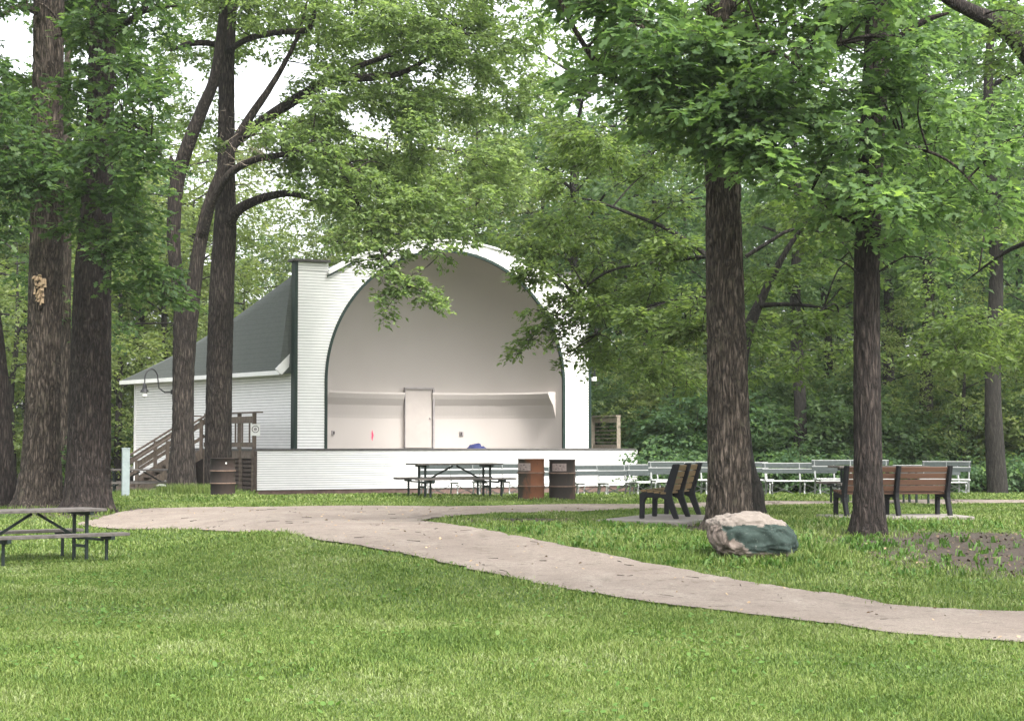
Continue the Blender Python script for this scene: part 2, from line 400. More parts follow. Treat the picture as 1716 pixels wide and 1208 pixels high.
def resample(c, n):
    d = np.r_[0, np.cumsum(np.linalg.norm(np.diff(c, axis=0), axis=1))]
    s = np.linspace(0, d[-1], n); return np.c_[np.interp(s, d, c[:, 0]), np.interp(s, d, c[:, 1])]
def wob(c, amp, seed):
    o = c.copy()
    for i, (x, y) in enumerate(c):
        o[i] += amp*np.array([mnoise.noise(Vector((x*2.1+seed, y*2.1, 0)))*0.7+mnoise.noise(Vector((x*6+seed, y*6, 3)))*0.5,
                              mnoise.noise(Vector((x*2.1, y*2.1+seed, 7)))*0.7+mnoise.noise(Vector((x*6, y*6+seed, 9)))*0.5])
    return o
def ribbon(name, A, B, n, across, lift, mat):
    A = wob(resample(bez(A), n), 0.10, 1.0); B = wob(resample(bez(B), n), 0.10, 5.0)
    t = np.linspace(0, 1, across)[None, :, None]
    g = A[:, None, :]*(1-t)+B[:, None, :]*t
    z = H(g[..., 0], g[..., 1])+lift
    v = np.concatenate([g, z[..., None]], 2).reshape(-1, 3)
    i, j = np.meshgrid(np.arange(n-1), np.arange(across-1), indexing='ij'); a = (i*across+j).ravel()
    f = np.c_[a, a+1, a+across+1, a+across]
    o = np_mesh(name, v, f, mat, smooth=True); tag(o, kind='structure')
    return np.r_[A, B[::-1]]
ROADP = ribbon('gravel_road', road_far, road_near, 420, 16, 0.022, M['gravel'])
PATHP = ribbon('footpath', path_right, path_left, 420, 12, 0.026, M['gravel'])

def inpoly(x, y, poly):
    r = np.zeros(x.shape, bool); n = len(poly); j = n-1
    x0, y0 = poly.min(0); x1, y1 = poly.max(0)
    cand = (x > x0) & (x < x1) & (y > y0) & (y < y1)
    cx, cy = x[cand], y[cand]; rr = np.zeros(cx.shape, bool)
    for i in range(n):
        xi, yi = poly[i]; xj, yj = poly[j]
        if yi != yj:
            c = ((yi > cy) != (yj > cy)) & (cx < (xj-xi)*(cy-yi)/(yj-yi)+xi); rr ^= c
        j = i
    r[cand] = rr; return r

def blob(x, y, cx, cy, rx, ry): return np.clip(1.25-np.hypot((x-cx)/rx, (y-cy)/ry)*0.9, 0, 1)
def soil(x, y):
    s = blob(x, y, 6.9, 22.9, 2.9, 2.7); s = np.maximum(s, blob(x, y, 6.2, 24.6, 2.6, 1.6))
    for cx, cy, r in ((3.22, 26.5, 0.85), (5.09, 25.5, 0.75), (-9.23, 35, 1.3), (-8.06, 34, 1.4), (-10.2, 36, 1.1), (4.15, 30.5, 0.8), (-7.8, 47.5, 0.9)): s = np.maximum(s, 0.85*blob(x, y, cx, cy, r, r))
    s = np.maximum(s, blob(x, y, 9.0, 22.5, 2.8, 2.4))
    s = np.maximum(s, 0.9*blob(x, y, 0.4, 28.8, 1.5, 1.3)); s = np.maximum(s, 0.8*blob(x, y, 5.2, 25.6, 1.1, 1.1))
    s = np.maximum(s, 0.9*blob(x, y, 3.2, 26.9, 0.9, 0.8)); s = np.maximum(s, 0.75*blob(x, y, 6.6, 28.3, 3.0, 0.9))
    s = np.maximum(s, 0.95*sst(54, 60, y)); s = np.maximum(s, 0.3*blob(x, y, -1, 50.3, 6.5, 1.4)); s = np.maximum(s, 0.6*blob(x, y, 5, 50, 3.5, 1.5))
    s = np.maximum(s, 0.75*blob(x, y, -8.0, 34.4, 1.6, 0.9))
    rx_, ry_ = x+6.53, y-54.0; uu = rx_*0.883+ry_*0.469; tt = -rx_*0.469+ry_*0.883
    s = np.maximum(s, 0.95*sst(-3.6, -2.4, tt)*sst(-3.0, -1.2, uu)*(1-sst(12.5, 15, uu)))
    return s

def axis(segs):
    out = []
    for a, b, st in segs: out += list(np.arange(a, b, st))
    return np.array(out+[segs[-1][1]])
gx = axis([(-420, -60, 30), (-60, -22, 2), (-22, 22, 0.3), (22, 60, 2), (60, 420, 30)])
gy = axis([(-60, 6, 3), (6, 45, 0.25), (45, 70, 0.6), (70, 120, 4), (120, 620, 40)])
X, Y = np.meshgrid(gx, gy, indexing='xy'); Z = H(X, Y)
nx = len(gx); i, j = np.meshgrid(np.arange(len(gy)-1), np.arange(nx-1), indexing='ij'); a = (i*nx+j).ravel()
g = np_mesh('ground', np.stack([X, Y, Z], 2).reshape(-1, 3), np.c_[a, a+1, a+nx+1, a+nx], M['ground'], smooth=True)
at = g.data.attributes.new('soil', 'FLOAT', 'POINT'); at.data.foreach_set('value', soil(X, Y).ravel().astype(np.float32))
tag(g, kind='structure')

# ================================================================ band shell
TH = math.radians(28); U = Vector((math.cos(TH), math.sin(TH), 0)); V = Vector((-math.sin(TH), math.cos(TH), 0))
A0 = Vector((-6.53, 54.0, 0)); W = 10.28; UC = W/2; RA = 4.12; ZS = 3.49; ZF = 1.42
def F(u, t, z): p = A0+U*u+V*t; return Vector((p.x, p.y, z))
ZB = 0.05
shell = thing('band_shell', 'white clapboard band shell with a big round arch, green trim and a raised stage', 'band shell', F(UC, 2, ZB))

def lap(mb, gp, PF, a0, b0, a1, b1, z0, z1, g=0.013, lip=0.018):
    """one clapboard from a..b (a0,b0 at the bottom, a1,b1 at the top) between z0 and z1"""
    f = g/(z1-z0); am, bm = a0+(a1-a0)*f, b0+(b1-b0)*f
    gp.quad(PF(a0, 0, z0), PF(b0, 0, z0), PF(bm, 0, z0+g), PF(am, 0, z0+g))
    mb.quad(PF(am, 0, z0+g), PF(bm, 0, z0+g), PF(bm, lip, z0+g), PF(am, lip, z0+g))
    mb.quad(PF(am, lip, z0+g), PF(bm, lip, z0+g), PF(b1, 0.005, z1), PF(a1, 0.005, z1))

def straight_siding(p, q, z0, ztop, name, parent, row=0.09):
    """lap siding on the vertical wall p->q, outward to the right of p->q"""
    p = Vector((p[0], p[1], 0)); q = Vector((q[0], q[1], 0)); d = q-p; L = d.length; d.normalize(); nrm = Vector((d.y, -d.x, 0))
    PF = lambda u, o, z: (p.x+d.x*u+nrm.x*o, p.y+d.y*u+nrm.y*o, z)
    mb, gp = MB(), MB(); n = max(1, round((ztop-z0)/row))
    for k in range(n):
        za, zb = z0+(ztop-z0)*k/n, z0+(ztop-z0)*(k+1)/n
        lap(mb, gp, PF, 0, L, 0, L, za, zb)
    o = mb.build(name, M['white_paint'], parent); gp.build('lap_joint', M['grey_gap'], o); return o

# --- front wall with the arch cut out
RG = 7.81; ZSH, ZT, ZPK, TW = 6.82, 7.09, 7.97, 1.06
def gab(z): # half width of the segmental parapet at height z
    zc = ZPK-RG; v = RG*RG-(z-zc)**2
    return math.sqrt(max(v, 0))
def arch(z):
    if z <= ZS: return RA
    v = RA*RA-(z-ZS)**2; return math.sqrt(v) if v > 0 else 0.0
mb, gp = MB(), MB(); PF = lambda u, o, z: F(u, -o, z)
edges = sorted(set([round(ZF+0.0881*k, 4) for k in range(90) if ZF+0.0881*k < ZPK-0.03]+[ZSH, ZT, ZPK]))
for z0, z1 in zip(edges[:-1], edges[1:]):
    if z1-z0 < 0.02: continue
    h0, h1 = arch(z0), arch(z1)
    if z1 <= ZSH+1e-6: o0 = o1 = UC
    else: o0, o1 = gab(z0), gab(z1)
    for sgn in (-1, 1):
        if h0 > 0 or h1 > 0:
            a = (UC-o0, UC-h0, UC-o1, UC-h1) if sgn < 0 else (UC+h0, UC+o0, UC+h1, UC+o1)
            lap(mb, gp, PF, a[0], a[1], a[2], a[3], z0, z1)
        elif sgn < 0: lap(mb, gp, PF, UC-o0, UC+o0, UC-o1, UC+o1, z0, z1)
        if ZSH-1e-6 <= z0 < ZT-1e-6:
            if sgn < 0: lap(mb, gp, PF, 0, TW-0.02, 0, TW-0.02, z0, z1)
            else: lap(mb, gp, PF, W-TW+0.02, W, W-TW+0.02, W, z0, z1)
# body of the wall: back face and the outer edges
TK = 0.27
mb.quad(F(0, TK, ZF), F(0, TK, ZT), F(0.98, TK, ZT), F(0.98, TK, ZF)); mb.quad(F(W-0.98, TK, ZF), F(W, TK, ZF), F(W, TK, ZT), F(W-0.98, TK, ZT))
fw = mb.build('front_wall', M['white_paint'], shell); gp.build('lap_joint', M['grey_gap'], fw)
# green arch trim (front band and reveal)
mb = MB(); N = 72; TR = 0.085
prof = [(RA, ZF)]+[(RA*math.cos(math.pi*k/N), ZS+RA*math.sin(math.pi*k/N)) for k in range(N+1)]+[(-RA, ZF)]
pro2 = [(RA+TR, ZF)]+[((RA+TR)*math.cos(math.pi*k/N), ZS+(RA+TR)*math.sin(math.pi*k/N)) for k in range(N+1)]+[(-RA-TR, ZF)]
for k in range(len(prof)-1):
    a, b, c, d = prof[k], prof[k+1], pro2[k+1], pro2[k]
    mb.quad(F(UC+a[0], -0.045, a[1]), F(UC+b[0], -0.045, b[1]), F(UC+c[0], -0.045, c[1]), F(UC+d[0], -0.045, d[1]))
    mb.quad(F(UC+d[0], -0.045, d[1]), F(UC+c[0], -0.045, c[1]), F(UC+c[0], 0.0, c[1]), F(UC+d[0], 0.0, d[1]))
    mb.quad(F(UC+a[0], -0.045, a[1]), F(UC+b[0], -0.045, b[1]), F(UC+b[0], 0.05, b[1]), F(UC+a[0], 0.05, a[1]))
mb.build('arch_trim', M['green_trim'], shell)
# corner boards wrap the wall's ends
for u0 in (0, W):
    b = MB(); s = -1 if u0 == 0 else 1
    c = F(u0+s*0.02, TK/2-0.022, (ZF+ZT)/2); b.box(c, (0.05, TK+0.05, ZT-ZF), TH)
    c = F(u0-s*0.022, -0.032, (ZF+ZT)/2); b.box(c, (0.05, 0.02, ZT-ZF-0.01), TH)
    b.build('corner_board', M['green_trim'], shell)
# parapet cap: flat tower tops and the curved gable edge
for a, b in ((-0.14, TW), (W-TW, W+0.14)):
    cap = MB(); cap.box(F((a+b)/2, TK/2-0.03, ZT+0.035), (b-a, TK+0.22, 0.07), TH); cap.build('tower_cap', M['stage_edge'], shell)
cap = MB(); pts = []
for k in range(33):
    x = -4.1+8.2*k/32; zz = ZPK-RG+math.sqrt(RG*RG-x*x); pts.append((x, zz))
for (x0, z0), (x1, z1) in zip(pts[:-1], pts[1:]):
    for (d0, d1, e0, e1) in ((-0.07, -0.07, 0.0, 0.055), (-0.07, TK, 0.055, 0.055), (-0.07, 0.0, 0.0, 0.0)):
        cap.quad(F(UC+x0, d0, z0+e0), F(UC+x1, d0, z1+e0), F(UC+x1, d1, z1+e1), F(UC+x0, d1, z0+e1))
cap.build('gable_cap', M['white_paint'], shell)
for s in (-1, 1): # the small raking return boards where the gable meets the towers
    b = MB(); b.bar(F(UC+s*4.12, -0.07, ZSH-0.06), F(UC+s*3.3, -0.07, ZSH+0.42), 0.05, 0.10); b.build('rake_board', M['white_paint'], shell)
    b = MB(); b.bar(F(UC+s*4.16, -0.075, ZSH-0.15), F(UC+s*3.3, -0.075, ZSH+0.32), 0.05, 0.05); b.build('rake_shadow_board', M['green_trim'], shell)

# --- the plastered half dome
TD, PE = 3.6, 2.3
def dome_k(t): return max(0.0, 1-(t/TD)**PE)**(1/PE)
def plan(phi, r=1.0, dr=0.0):
    c, s = math.cos(phi), math.sin(phi)
    u = math.copysign(abs(c)**(2/PE), c)*(RA-dr); t = abs(s)**(2/PE)*(TD-dr)
    return UC+u*r, t
ZL = 3.26
rings = 40; mb = MB(); grid = []
for k in range(rings+1):
    t = TD*math.sin(math.pi/2*k/rings); kk = dome_k(t); row = []
    for a in [None]+list(range(49))+[None]:
        row.append((kk, t, a))
    g2 = []
    for idx, (kk, t, a) in enumerate(row):
        if a is None: x, z = (RA if idx == 0 else -RA), ZL
        else: x, z = RA*math.cos(math.pi*a/48), ZS+RA*math.sin(math.pi*a/48)
        zz = ZL+(z-ZL)*(1-(1-kk)*0.995)
        g2.append(F(UC+x*kk, t+0.05, zz))
    grid.append(g2)
for k in range(rings):
    for i in range(50): mb.quad(grid[k][i], grid[k][i+1], grid[k+1][i+1], grid[k+1][i])
o = mb.build('dome_ceiling', M['stucco'], shell)
import bmesh
def weld(o, smooth=True):
    bm = bmesh.new(); bm.from_mesh(o.data); bmesh.ops.remove_doubles(bm, verts=bm.verts, dist=0.002)
    bmesh.ops.recalc_face_normals(bm, faces=bm.faces); bm.to_mesh(o.data); bm.free()
    for p in o.data.polygons: p.use_smooth = smooth
weld(o)
# lower wall under the ledge
def wallpt(phi, z, inset=0.0): u, t = plan(phi, 1.0, inset); return F(u, t+0.05, z)
def phi_at(px, z=2.3, lo=0.08, hi=math.pi-0.08):
    best = None
    for k in range(600):
        ph = lo+(hi-lo)*k/599; w = wallpt(ph, z); e = abs(858+FOC*w.x/w.y-px)
        if best is None or e < best[0]: best = (e, ph)
    return best[1]
mb = MB(); NP = 96
zs = [ZF, 1.9, 2.5, ZL+0.02]
for k in range(NP):
    p0, p1 = math.pi*k/NP, math.pi*(k+1)/NP
    for za, zb in zip(zs[:-1], zs[1:]): mb.quad(wallpt(p0, za), wallpt(p1, za), wallpt(p1, zb), wallpt(p0, zb))
o = mb.build('lower_wall', M['stucco'], shell); weld(o)
# projecting ledge with a sloped underside, broken at the door
pd0, pd1 = phi_at(722), phi_at(672); pr = phi_at(931, 3.2, 0.02, 1.2); pl = math.pi-0.12
def ledge(pa, pb):
    mb = MB(); n = 40
    def sec(ph): return [wallpt(ph, ZL+0.015, -0.01), wallpt(ph, ZL+0.01, 0.28), wallpt(ph, ZL-0.05, 0.30), wallpt(ph, ZL-0.2, 0.24), wallpt(ph, ZL-0.42, 0.11), wallpt(ph, ZL-0.75, 0.02), wallpt(ph, ZL-0.9, -0.01)]
    for k in range(n):
        a, b = sec(pa+(pb-pa)*k/n), sec(pa+(pb-pa)*(k+1)/n)
        for q in range(6): mb.quad(a[q], b[q], b[q+1], a[q+1])
    for ph in (pa, pb):
        s = sec(ph); m = len(mb.v); mb.v += [tuple(p) for p in s]; mb.f.append(tuple(range(m, m+7)))
    return mb.build('ledge', M['stucco'], shell)
ledge(pr, pd0); ledge(pd1, pl)
# door and its frame
da, db = phi_at(720), phi_at(676)
p0, p1 = wallpt(da, ZF, -0.07), wallpt(db, ZF, -0.07); d = (p1-p0).normalized(); nrm = Vector((d.y, -d.x, 0))
if nrm.y > 0: nrm = -nrm
ang = math.atan2(d.y, d.x); mid = (p0+p1)/2; wd = (p1-p0).length; HD = 1.97
b = MB(); b.box(mid+Vector((0, 0, HD/2+0.01)), (wd-0.04, 0.5, HD-0.02), ang)
door = b.build('door', M['door_paint'], shell)
b = MB(); c = mid+nrm*0.27
b.box(c+Vector((0, 0, HD+0.03)), (wd+0.08, 0.1, 0.045), ang)
q = p0-d*0.03+nrm*0.27; b.box(q+Vector((0, 0, HD/2)), (0.06, 0.1, HD), ang)
q = p1+d*0.015+nrm*0.265; b.box(q+Vector((0, 0, HD/2)), (0.02, 0.08, HD), ang)
b.build('door_frame', M['door_frame'], door)
b = MB(); q = p0+d*0.08+nrm*0.27; b.lathe((0, 0, 0), [(0.0, -0.03), (0.03, -0.02), (0.03, 0.02), (0.0, 0.03)], 10); 
b.v = [(x+q.x, y+q.y, z+q.z+1.0) for x, y, z in b.v]; b.build('door_knob', M['door_frame'], door)
# outlet boxes and paint marks on the lower wall
for px, z in ((557, 1.93), (774, 1.92)):
    ph = phi_at(px); w = wallpt(ph, z, 0.02); w2 = wallpt(ph+0.02, z, 0.02); a_ = math.atan2(w2.y-w.y, w2.x-w.x)
    b = MB(); b.box(w, (0.13, 0.06, 0.13), a_); ob = b.build('outlet_box', M['door_frame'], shell)
    b = MB(); b.box(wallpt(ph, z, 0.06), (0.05, 0.03, 0.08), a_); b.build('outlet_socket', M['dark_mark'], ob)
def mark(px, z0, z1, w):
    ph = phi_at(px, 2.3, 0.004) if px > 900 else phi_at(px); b = MB(); n = 8; dph = (phi_at(px-4)-phi_at(px+4))/8.0
    for k in range(n):
        za, zb = z0+(z1-z0)*k/n, z0+(z1-z0)*(k+1)/n
        wa, wb = w*math.sin(math.pi*(k+0.15)/(n+0.3)), w*math.sin(math.pi*(k+1.15)/(n+0.3))
        s = 0.4*math.sin(k*1.3)
        b.quad(wallpt(ph+(s+wa)*dph, za, 0.008), wallpt(ph+(s-wa)*dph, za, 0.008), wallpt(ph+(s-wb)*dph, zb, 0.008), wallpt(ph+(s+wb)*dph, zb, 0.008))
    b.build('pink_paint_mark', M['pink_paint'], shell)
mark(624, 1.66, 2.03, 1.7); mark(936, 2.30, 2.55, 1.5); mark(937, 2.05, 2.2, 1.3)
# floor, platform, foundation
UP0, UP1, TP = -1.75, 11.26, -1.33
b = MB(); zt = ZF; out = [(UP0, TP), (UP1, TP), (UP1, 2.9), (W, 4.6), (W-1, 5.2), (1, 5.2), (0.0, 5.4), (-0.9, 5.8), (UP0, 5.8)]
b.prism(out, lambda u, t, z: F(u, t, z), zt-0.05, zt); b.build('stage_floor', M['stage_edge'], shell)
a, c = F(UP0+0.03, TP+0.04, 0), F(UP1-0.03, TP+0.04, 0)
o = straight_siding(a, c, 0.22, ZF-0.05, 'stage_front', shell, 0.066)
c2 = F(UP1-0.03, 3.4, 0); straight_siding(c, c2, 0.22, ZF-0.05, 'stage_end', shell, 0.066)
b = MB(); b.box((F(UP0, TP, 0)+F(UP1, TP, 0))/2+V*0.19+Vector((0, 0, 0.02)), (UP1-UP0-0.14, 0.24, 0.41), TH); 
b.box(F(UP1-0.2, 1.2, 0.02), (0.22, 4.6, 0.40), TH); b.build('foundation', M['foundation'], shell)
for u0 in (UP0+0.012, UP1-0.012):
    b = MB(); b.box(F(u0, TP+0.015, (0.22+ZF-0.055)/2), (0.09, 0.05, ZF-0.055-0.22), TH); b.build('stage_corner_board', M['deck_dark'] if u0 < 0 else M['white_paint'], shell)
# side and back walls
EV = 3.78
def FL(u, t, z): return F(u, t, z)
e1 = (-1.695, 11.09); e2 = (W+1.695, 11.09)
L0, L1, R0, R1 = F(0.0, TK, 0), F(*e1, 0), F(W, TK, 0), F(*e2, 0)
straight_siding(L1, L0, 0.12, EV+0.1, 'side_wall', shell, 0.088); straight_siding(R0, R1, 0.12, EV+0.1, 'side_wall', shell, 0.088)
straight_siding(R1, L1, 0.12, EV+0.1, 'back_wall', shell, 0.088)
b = MB(); b.box(F(e1[0]+0.0, e1[1]+0.02, (0.1+EV)/2), (0.1, 0.1, EV-0.1), TH); b.build('wall_corner', M['white_paint'], shell)
# roof: hips sag from the tower tops to the rear eave corners
OV = 0.45
def roof_side(s):
    sg = -1 if s < 0 else 1
    base0 = (0.0 if s < 0 else W); eu = (e1[0] if s < 0 else e2[0])
    E0 = F(base0+sg*OV*0.95, TK+0.02, EV+0.0); E1 = F(eu+sg*OV, e1[1]+OV, EV)
    T = F(base0-sg*0.05, TK+0.02, ZT-0.36)
    ev = [E0.lerp(E1, k/24) for k in range(25)]; hp = []
    for k in range(25):
        q = k/24; p = T.lerp(E1, q); p.z -= 0.27*math.sin(math.pi*q)**1.0; hp.append(p)
    return ev, hp
def sheet(mb, A, B, n=10, sag=0.25):
    rows = []
    for a, b2 in zip(A, B):
        r = []
        for k in range(n+1):
            q = k/n; p = a.lerp(b2, q); p.z -= sag*math.sin(math.pi*q)*(b2-a).length/6; r.append(p)
        rows.append(r)
    for i in range(len(rows)-1):
        for k in range(n): mb.quad(rows[i][k], rows[i+1][k], rows[i+1][k+1], rows[i][k+1])
evl, hpl = roof_side(-1); evr, hpr = roof_side(1)
mb = MB(); sheet(mb, evl, hpl); sheet(mb, evr, hpr); 
def vault(A, B, n=20):
    rows = []
    for i, (a, b2) in enumerate(zip(A, B)):
        q = i/24; bu = min(1.12+3*q, 1.75)*(1-q**2); r = []
        for k in range(n+1):
            p = a.lerp(b2, k/n); p.z += bu*math.sin(math.pi*k/n)**0.75
            xu = (p.x-A0.x)*U.x+(p.y-A0.y)*U.y-UC; p.z = min(p.z, (ZPK-RG+math.sqrt(RG*RG-xu*xu)-0.07) if abs(xu) < 4.05 else 6.74); r.append(p)
        rows.append(r)
    for i in range(len(rows)-1):
        for k in range(n): mb.quad(rows[i][k], rows[i+1][k], rows[i+1][k+1], rows[i][k+1])
vault(hpl, hpr)
for k in range(12): # close the roof's front edge against the false front
    za, zb = 3.70+(ZT-0.36-3.70)*k/12, 3.70+(ZT-0.36-3.70)*(k+1)/12
    f_ = lambda z: -0.43+0.40*((z-3.7)/(ZT-0.36-3.7))
    mb.quad(F(0.0, TK-0.03, za), F(f_(za), TK+0.03, za), F(f_(zb), TK+0.03, zb), F(0.0, TK-0.03, zb))

roof = mb.build('roof', M['shingle'], shell); weld(roof)
for ev in (evl, evr, [evl[-1], evr[-1]]):
    b = MB(); b.bar(ev[0]-Vector((0, 0, 0.06)), ev[-1]-Vector((0, 0, 0.06)), 0.05, 0.13); b.build('fascia', M['white_paint'], roof)
for ev, w0, w1 in ((evl, L0, L1), (evr, R0, R1)):
    b = MB(); b.quad(ev[0]-Vector((0, 0, 0.1)), ev[-1]-Vector((0, 0, 0.1)), Vector((w1.x, w1.y, EV-0.04)), Vector((w0.x, w0.y, EV-0.04)))
    b.build('soffit', M['white_paint'], roof)
b = MB(); q = evl[0]; b.bar(q+Vector((-0.02, 0.0, -0.04)), q+U*0.42+Vector((0, 0, 0.42)), 0.07, 0.26); b.build('eave_return', M['white_paint'], roof)
# railing at the far end of the stage
def rail_run(mb, a, b2, h, posts, rails, pw=0.1):
    a, b2 = Vector(a), Vector(b2)
    for k in range(posts):
        p = a.lerp(b2, k/(posts-1)); mb.bar(p, p+Vector((0, 0, h-0.05)), pw, pw, (1, 0, 0))
    for z, w, hh in rails: mb.bar(a+Vector((0, 0, z)), b2+Vector((0, 0, z)), w, hh)
b = MB(); rail_run(b, F(UP1-0.08, -0.35, ZF), F(UP1-0.08, 1.3, ZF), 1.09, 2, [(1.07, 0.18, 0.05), (0.93, 0.04, 0.16), (0.06, 0.05, 0.12)], 0.12)
b.build('stage_railing', M['pale_wood'], shell)
b = MB()
for k in range(5):
    z = 0.2+0.13*k; b.bar(F(UP1-0.03, -0.35, ZF+z), F(UP1-0.03, 1.3, ZF+z), 0.02, 0.025)
b.build('railing_wire', M['pale_wood'], shell)
b = MB(); c = F(W+0.10, 0.1, 3.78); b.box(c, (0.1, 0.12, 0.1), TH); b.lathe(c+U*0.08-V*0.08+Vector((0, 0, -0.14)), [(0.03, 0.12), (0.07, 0.06), (0.085, 0.0)], 12)
b.build('floodlight', M['white_paint'], shell)

# ---------------- wooden deck, railing and stairs at the left end
deck = thing('wooden_stairs', 'weathered brown wooden deck railing and stairs against the left side of the band shell', 'stairs', F(UP0, 3, ZB))
def DK(t, off=0.0, z=0.0): return F(UP0+0.06+off, t, z)
T_N, T_F = 3.3, 4.6
b = MB()
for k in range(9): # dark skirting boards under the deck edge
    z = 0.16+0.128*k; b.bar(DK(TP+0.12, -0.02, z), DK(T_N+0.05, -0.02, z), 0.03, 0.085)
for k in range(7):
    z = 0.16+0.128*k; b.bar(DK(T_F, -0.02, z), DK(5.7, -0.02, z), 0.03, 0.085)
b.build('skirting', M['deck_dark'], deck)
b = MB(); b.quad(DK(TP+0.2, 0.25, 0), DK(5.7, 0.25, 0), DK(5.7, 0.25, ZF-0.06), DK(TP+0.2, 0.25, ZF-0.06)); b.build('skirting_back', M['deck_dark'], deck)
b = MB(); b.bar(DK(TP+0.1, -0.05, ZF-0.17), DK(5.75, -0.05, ZF-0.17), 0.05, 0.22); b.build('rim_board', M['deck_wood'], deck)
for k in range(5):
    t = TP+0.15+k*1.1; b = MB(); b.bar(DK(t, -0.06, 0.02), DK(t, -0.06, ZF-0.02), 0.1, 0.1, (1, 0, 0)); b.build('deck_post', M['deck_wood'], deck)
for t in (TP+0.25, TP+1.55, 1.6, T_N-0.05): b = MB(); b.bar(DK(t, 0, ZF), DK(t, 0, ZF+1.05), 0.11, 0.11, (1, 0, 0)); b.build('railing_post', M['deck_wood'], deck)
b = MB(); b.bar(DK(TP-0.25, 0, ZF+1.07), DK(T_N, 0, ZF+1.07), 0.17, 0.045); b.build('handrail', M['deck_wood'], deck)
b = MB(); b.bar(DK(TP+0.1, -0.07, ZF+0.86), DK(T_N, -0.07, ZF+0.86), 0.04, 0.2); b.bar(DK(TP+0.1, -0.07, ZF+0.12), DK(T_N, -0.07, ZF+0.12), 0.04, 0.14); b.build('rail_board', M['deck_wood'], deck)
for k in range(7):
    t = TP+0.6+0.62*k; b = MB(); b.bar(DK(t, -0.02, ZF+0.18), DK(t, -0.02, ZF+0.80), 0.08, 0.04, (1, 0, 0)); b.build('baluster', M['deck_wood'], deck)
RUN = 2.15; NS = 7
for t in (T_N, T_F):
    s0, s1 = F(UP0, t, ZF-0.12), F(UP0-RUN, t, 0.10)
    b = MB(); b.bar(s0, s1, 0.05, 0.26); b.build('stringer', M['deck_wood'], deck)
    for k, q in enumerate((0.05, 0.55, 1.0)):
        p = F(UP0-RUN*q, t, 0); zt = ZF+(0.08-ZF)*q
        b = MB(); b.bar((p.x, p.y, max(zt-0.25, 0.05)), (p.x, p.y, zt+0.98), 0.1, 0.1, (1, 0, 0)); b.build('stair_post', M['deck_wood'], deck)
    b = MB(); b.bar(F(UP0+0.02, t, ZF+1.03), F(UP0-RUN-0.05, t, 0.08+1.02), 0.15, 0.045); b.bar(F(UP0+0.3, t, ZF+1.035), F(UP0+0.02, t, ZF+1.035), 0.15, 0.045); b.build('stair_handrail', M['deck_wood'], deck)
    b = MB(); b.bar(F(UP0, t, ZF+0.84), F(UP0-RUN, t, 0.08+0.84), 0.04, 0.16); b.build('stair_rail_board', M['deck_wood'], deck)
    b = MB(); b.bar(F(UP0, t, ZF+0.40), F(UP0-RUN, t, 0.08+0.42), 0.04, 0.10); b.build('stair_mid_rail', M['deck_wood'], deck)
for k in range(NS):
    q = (k+0.6)/NS; p = F(UP0-RUN*q, (T_N+T_F)/2, ZF+(0.08-ZF)*(k+1)/(NS+0.6)); b = MB(); b.box(p, (0.3, T_F-T_N-0.06, 0.045), TH); b.build('tread', M['deck_wood'], deck)

# sign on the railing post
sg = thing('round_emblem_sign', 'small white sign with a ringed emblem on the wooden deck railing post', 'sign', DK(TP+0.25, -0.05, ZF+0.5))
p = DK(TP+0.25, 0.0, ZF+0.56)-V*0.09; toC = Vector((-p.x, -p.y, 0)).normalized(); a_ = math.atan2(toC.y, toC.x)+math.pi/2
b = MB(); b.box(p, (0.27, 0.02, 0.34), a_); pl_ = b.build('sign_plate', M['sign_white'], sg)
rx = Vector((math.cos(a_), math.sin(a_), 0)); q = p+toC*0.013
def ring(r0, r1, n=20):
    b = MB()
    for k in range(n):
        t0, t1 = 2*math.pi*k/n, 2*math.pi*(k+1)/n
        f = lambda r, t: q+rx*(r*math.cos(t))+Vector((0, 0, r*math.sin(t)+0.02))
        b.quad(f(r0, t0), f(r1, t0), f(r1, t1), f(r0, t1))
    return b
ring(0.085, 0.105).build('emblem_ring', M['dark_mark'], sg); ring(0.0, 0.05, 10).build('emblem_centre', M['door_frame'], sg)
# gooseneck wall lamp
ws = L1.lerp(L0, 0.27); nw = Vector(((L0-L1).normalized().y, -(L0-L1).normalized().x, 0))
lamp = thing('wall_lamp', 'black gooseneck lamp with a bell shade under the eave of the side wall', 'lamp', (ws.x, ws.y, 3.3))
base = Vector((ws.x, ws.y, 3.32))+nw*0.03
b = MB(); b.box(base, (0.12, 0.12, 0.16), math.atan2(nw.y, nw.x)); b.build('wall_bracket', M['black_metal'], lamp)
pts = [base, base+nw*0.3+Vector((0, 0, -0.02)), base+nw*0.52+Vector((0, 0, 0.12))]+[base+nw*(0.80-0.24*math.cos(math.pi*k/10))+Vector((0, 0, 0.42+0.34*math.sin(math.pi*k/10))) for k in range(11)]+[base+nw*1.04+Vector((0, 0, 0.26))]
b = MB(); b.tube(pts, 0.022, 8); b.build('gooseneck_arm', M['black_metal'], lamp)
e = pts[-1]; b = MB(); b.lathe(e+Vector((0, 0, -0.28)), [(0.15, 0.0), (0.135, 0.04), (0.08, 0.11), (0.06, 0.26), (0.045, 0.30)], 18, False); b.build('lamp_shade', M['black_metal'], lamp)
b = MB(); b.lathe(e+Vector((0, 0, -0.48)), [(0.02, 0.0), (0.085, 0.05), (0.10, 0.13), (0.07, 0.2)], 14); b.build('bulb_globe', M['glass_white'], lamp)
